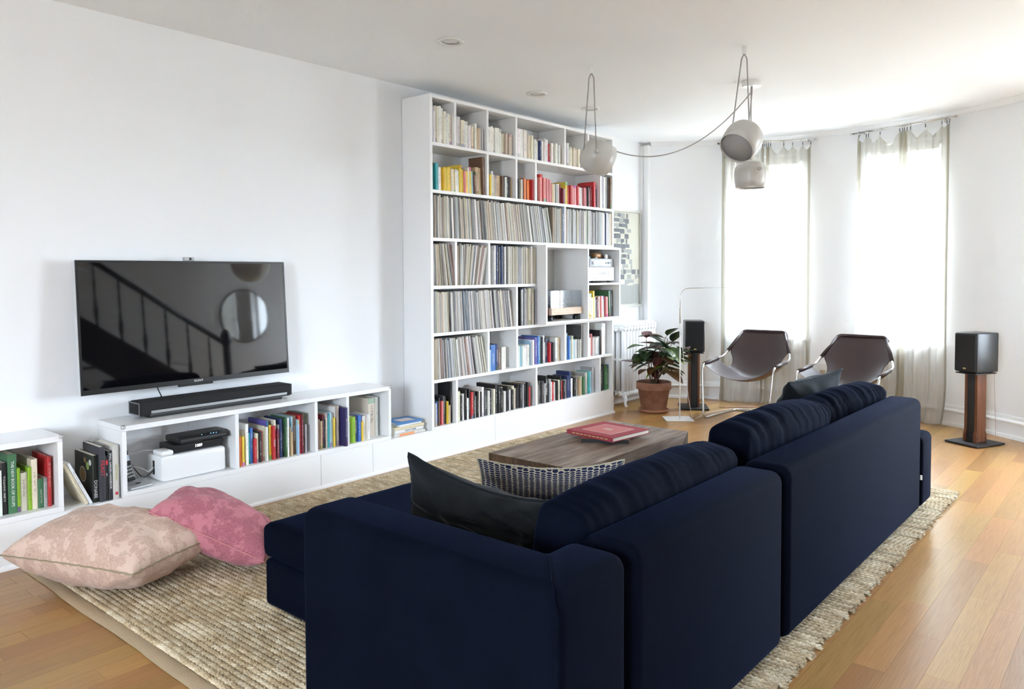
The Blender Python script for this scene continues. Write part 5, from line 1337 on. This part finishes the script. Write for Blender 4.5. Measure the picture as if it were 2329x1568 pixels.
curtain_set((.43, 7.425, 2.645), (1.345, 7.650, 2.617), 1, None, 'steel curtain rod over the window behind the pendants',
            [(.055, .492, (1.3, (0, .04, .30, .62, .96, 1.)), 'sheer ivory curtain by the black loudspeaker and plant'), (.512, .955, (2.6, (0, .05, .10, .40, .60, .82, 1.)), 'sheer ivory curtain on the side of the central wall pier')])
curtain_set((1.700, 7.600, 2.617), (2.580, 7.395, 2.632), 2, None, 'steel curtain rod over the window near the bare wall',
            [(.07, .518, (4.2, (0, .18, .23, .50, .94, 1.)), 'sheer ivory curtain between central pier and window middle'), (.538, .955, (5.9, (0, .06, .14, .48, .84, .95, 1.)), 'sheer ivory curtain next to the free-standing loudspeaker')])

# ------------------------------------------------------------------ small fittings
ot = empty('wall_outlet', bow(-.0107, BR - .001, .372), .0107, 'white double wall outlet low on the central pier', 'outlet')
bbox('plate', (-.036, .036, -.007, 0, -.058, .058), M_WHITEP, ot, .003)
bbox('plug', (-.022, .022, -.040, -.0075, -.045, -.002), mat('beige_plug', (.52, .46, .36), .5), ot, .004)
tag(MB().tube(round_path([(.66, 7.02, .006), (.80, 7.18, .006), (1.10, 7.30, .006), (1.5, 7.38, .006)], .2, 8), .005, 6).build('speaker_cable', M_CABLEP, smooth=True), 'pale copper speaker cable along the floor by the curtains', 'cable')
tag(MB().tube(round_path([(.754, 6.277, .004), (.72, 6.50, .004), (.70, 6.66, .004), (.74, 6.95, .004), (.86, 7.12, .004), (1.05, 7.22, .004)], .1, 8), .0025, 6).build('lamp_cord', M_CABLEW, smooth=True), 'thin white lamp cord lying on the floor under the chair', 'cable')
tag(MB().tube(hang((2.957, 6.972, .62), (2.975, 7.005, .004), -.0, 8), .0016, 5).build('speaker_wire', M_CABLEP), 'thin copper wire hanging behind the free-standing loudspeaker', 'cable')

# ------------------------------------------------------------------ stair side of the room (seen mirrored in the television)
st = empty('staircase', (5.05, 4.9, 0), 0, 'dark wooden staircase with turned balusters opposite the television', 'staircase')
run, rise, nst = .255, .18, 13
NX = -.42
sg = MB().prism([(.10, 0), (.10, .30), (-nst * run, nst * rise + .30), (-nst * run, nst * rise - .10), (-.25, 0)], 'x', NX - .03, NX + .01).build('stringer', M_DARKWOOD, st)
for k in range(nst):
    bbox('tread', (NX + .012, .48, -(k + 1) * run - .02, -k * run, (k + 1) * rise - .03, (k + 1) * rise), M_DARKWOOD, st, .004)
hr = MB().tube([(NX, .06, 1.05), (NX, -nst * run, nst * rise + 1.02)], .034, 10).build('handrail', M_DARKWOOD, st, smooth=True)
BAL = [(0, 0), (.020, 0), (.020, .05), (.012, .07), (.024, .16), (.026, .24), (.014, .30), (.018, .33), (.011, .36), (.015, .52), (.011, .62), (.017, .65), (.011, .68), (.011, .74), (0, .74)]
bme = MB().lathe(BAL, 12).mesh('baluster', M_DARKWOOD, smooth=True)
for k in range(nst * 1): link('baluster', bme, st, (NX, -(k + .5) * run, (k + .5) * rise + .30))
MB().lathe([(0, 0), (.06, 0), (.06, .30), (.045, .34), (.05, .7), (.045, 1.0), (.062, 1.04), (.062, 1.14), (.03, 1.20), (0, 1.22)], 20, (NX, .10, 0)).build('newel_post', M_DARKWOOD, st, smooth=True)
mi = empty('round_mirror', (5.548, 5.82, 1.42), 0, 'large round mirror on the wall past the stairs', 'mirror')
MB().lathe([(0, 0), (.36, 0), (.36, .012), (0, .012)], 64).build('glass', M_MIRROR, mi).rotation_euler = (0, -pi / 2, 0)
MB().tube([(0, .365 * cos(2 * pi * k / 64), .365 * sin(2 * pi * k / 64)) for k in range(64)], .014, 8, closed=True).build('frame', M_DARKWOOD, mi, smooth=True)
gl = empty('paper_lantern', (4.75, 5.50, 2.06), 0, 'white paper globe lantern over the stair side of the room', 'lantern')
MB().lathe([(.25 * sin(pi * k / 20), -.25 * cos(pi * k / 20)) for k in range(21)], 32).build('globe', mat('rice_paper', (.80, .79, .76), .8), gl, smooth=True)
MB().tube([(0, 0, .22), (0, 0, CEIL - 2.06)], .003, 6).build('cord', M_CABLEW, gl)

# ------------------------------------------------------------------ invented facade across the street, added to dim the sky behind the sheers
rh = empty('sky_dimming_facade', (-5.0, 16.5, -3.6), 0, 'added pale stone facade that dims the sky beyond the curtains', 'added facade')
M_BRICK = mat('pale_limestone', (.46, .45, .43), .9, bump=(30, .3)); M_STONE = mat('street_stone', (.55, .53, .50), .9); M_DGLASS = mat('street_window', (.03, .035, .04), .1)
MB().box(-9.0, 8.4, 0, .6, 0, 11.4).build('wall', M_BRICK, rh)
bbox('cornice', (-9.1, 8.5, -.45, .3, 11.4, 12.0), M_STONE, rh, .05)
for fl_ in range(3):
    for c in range(9):
        x = -8.2 + c * 1.95; z = 1.2 + fl_ * 3.5
        w_ = bbox('window', (x, x + 1.0, -.06, -.001, z, z + 1.9), M_STONE, rh, 0); MB().box(x + .12, x + .88, -.075, -.061, z + .12, z + 1.78).build('pane', M_DGLASS, w_)
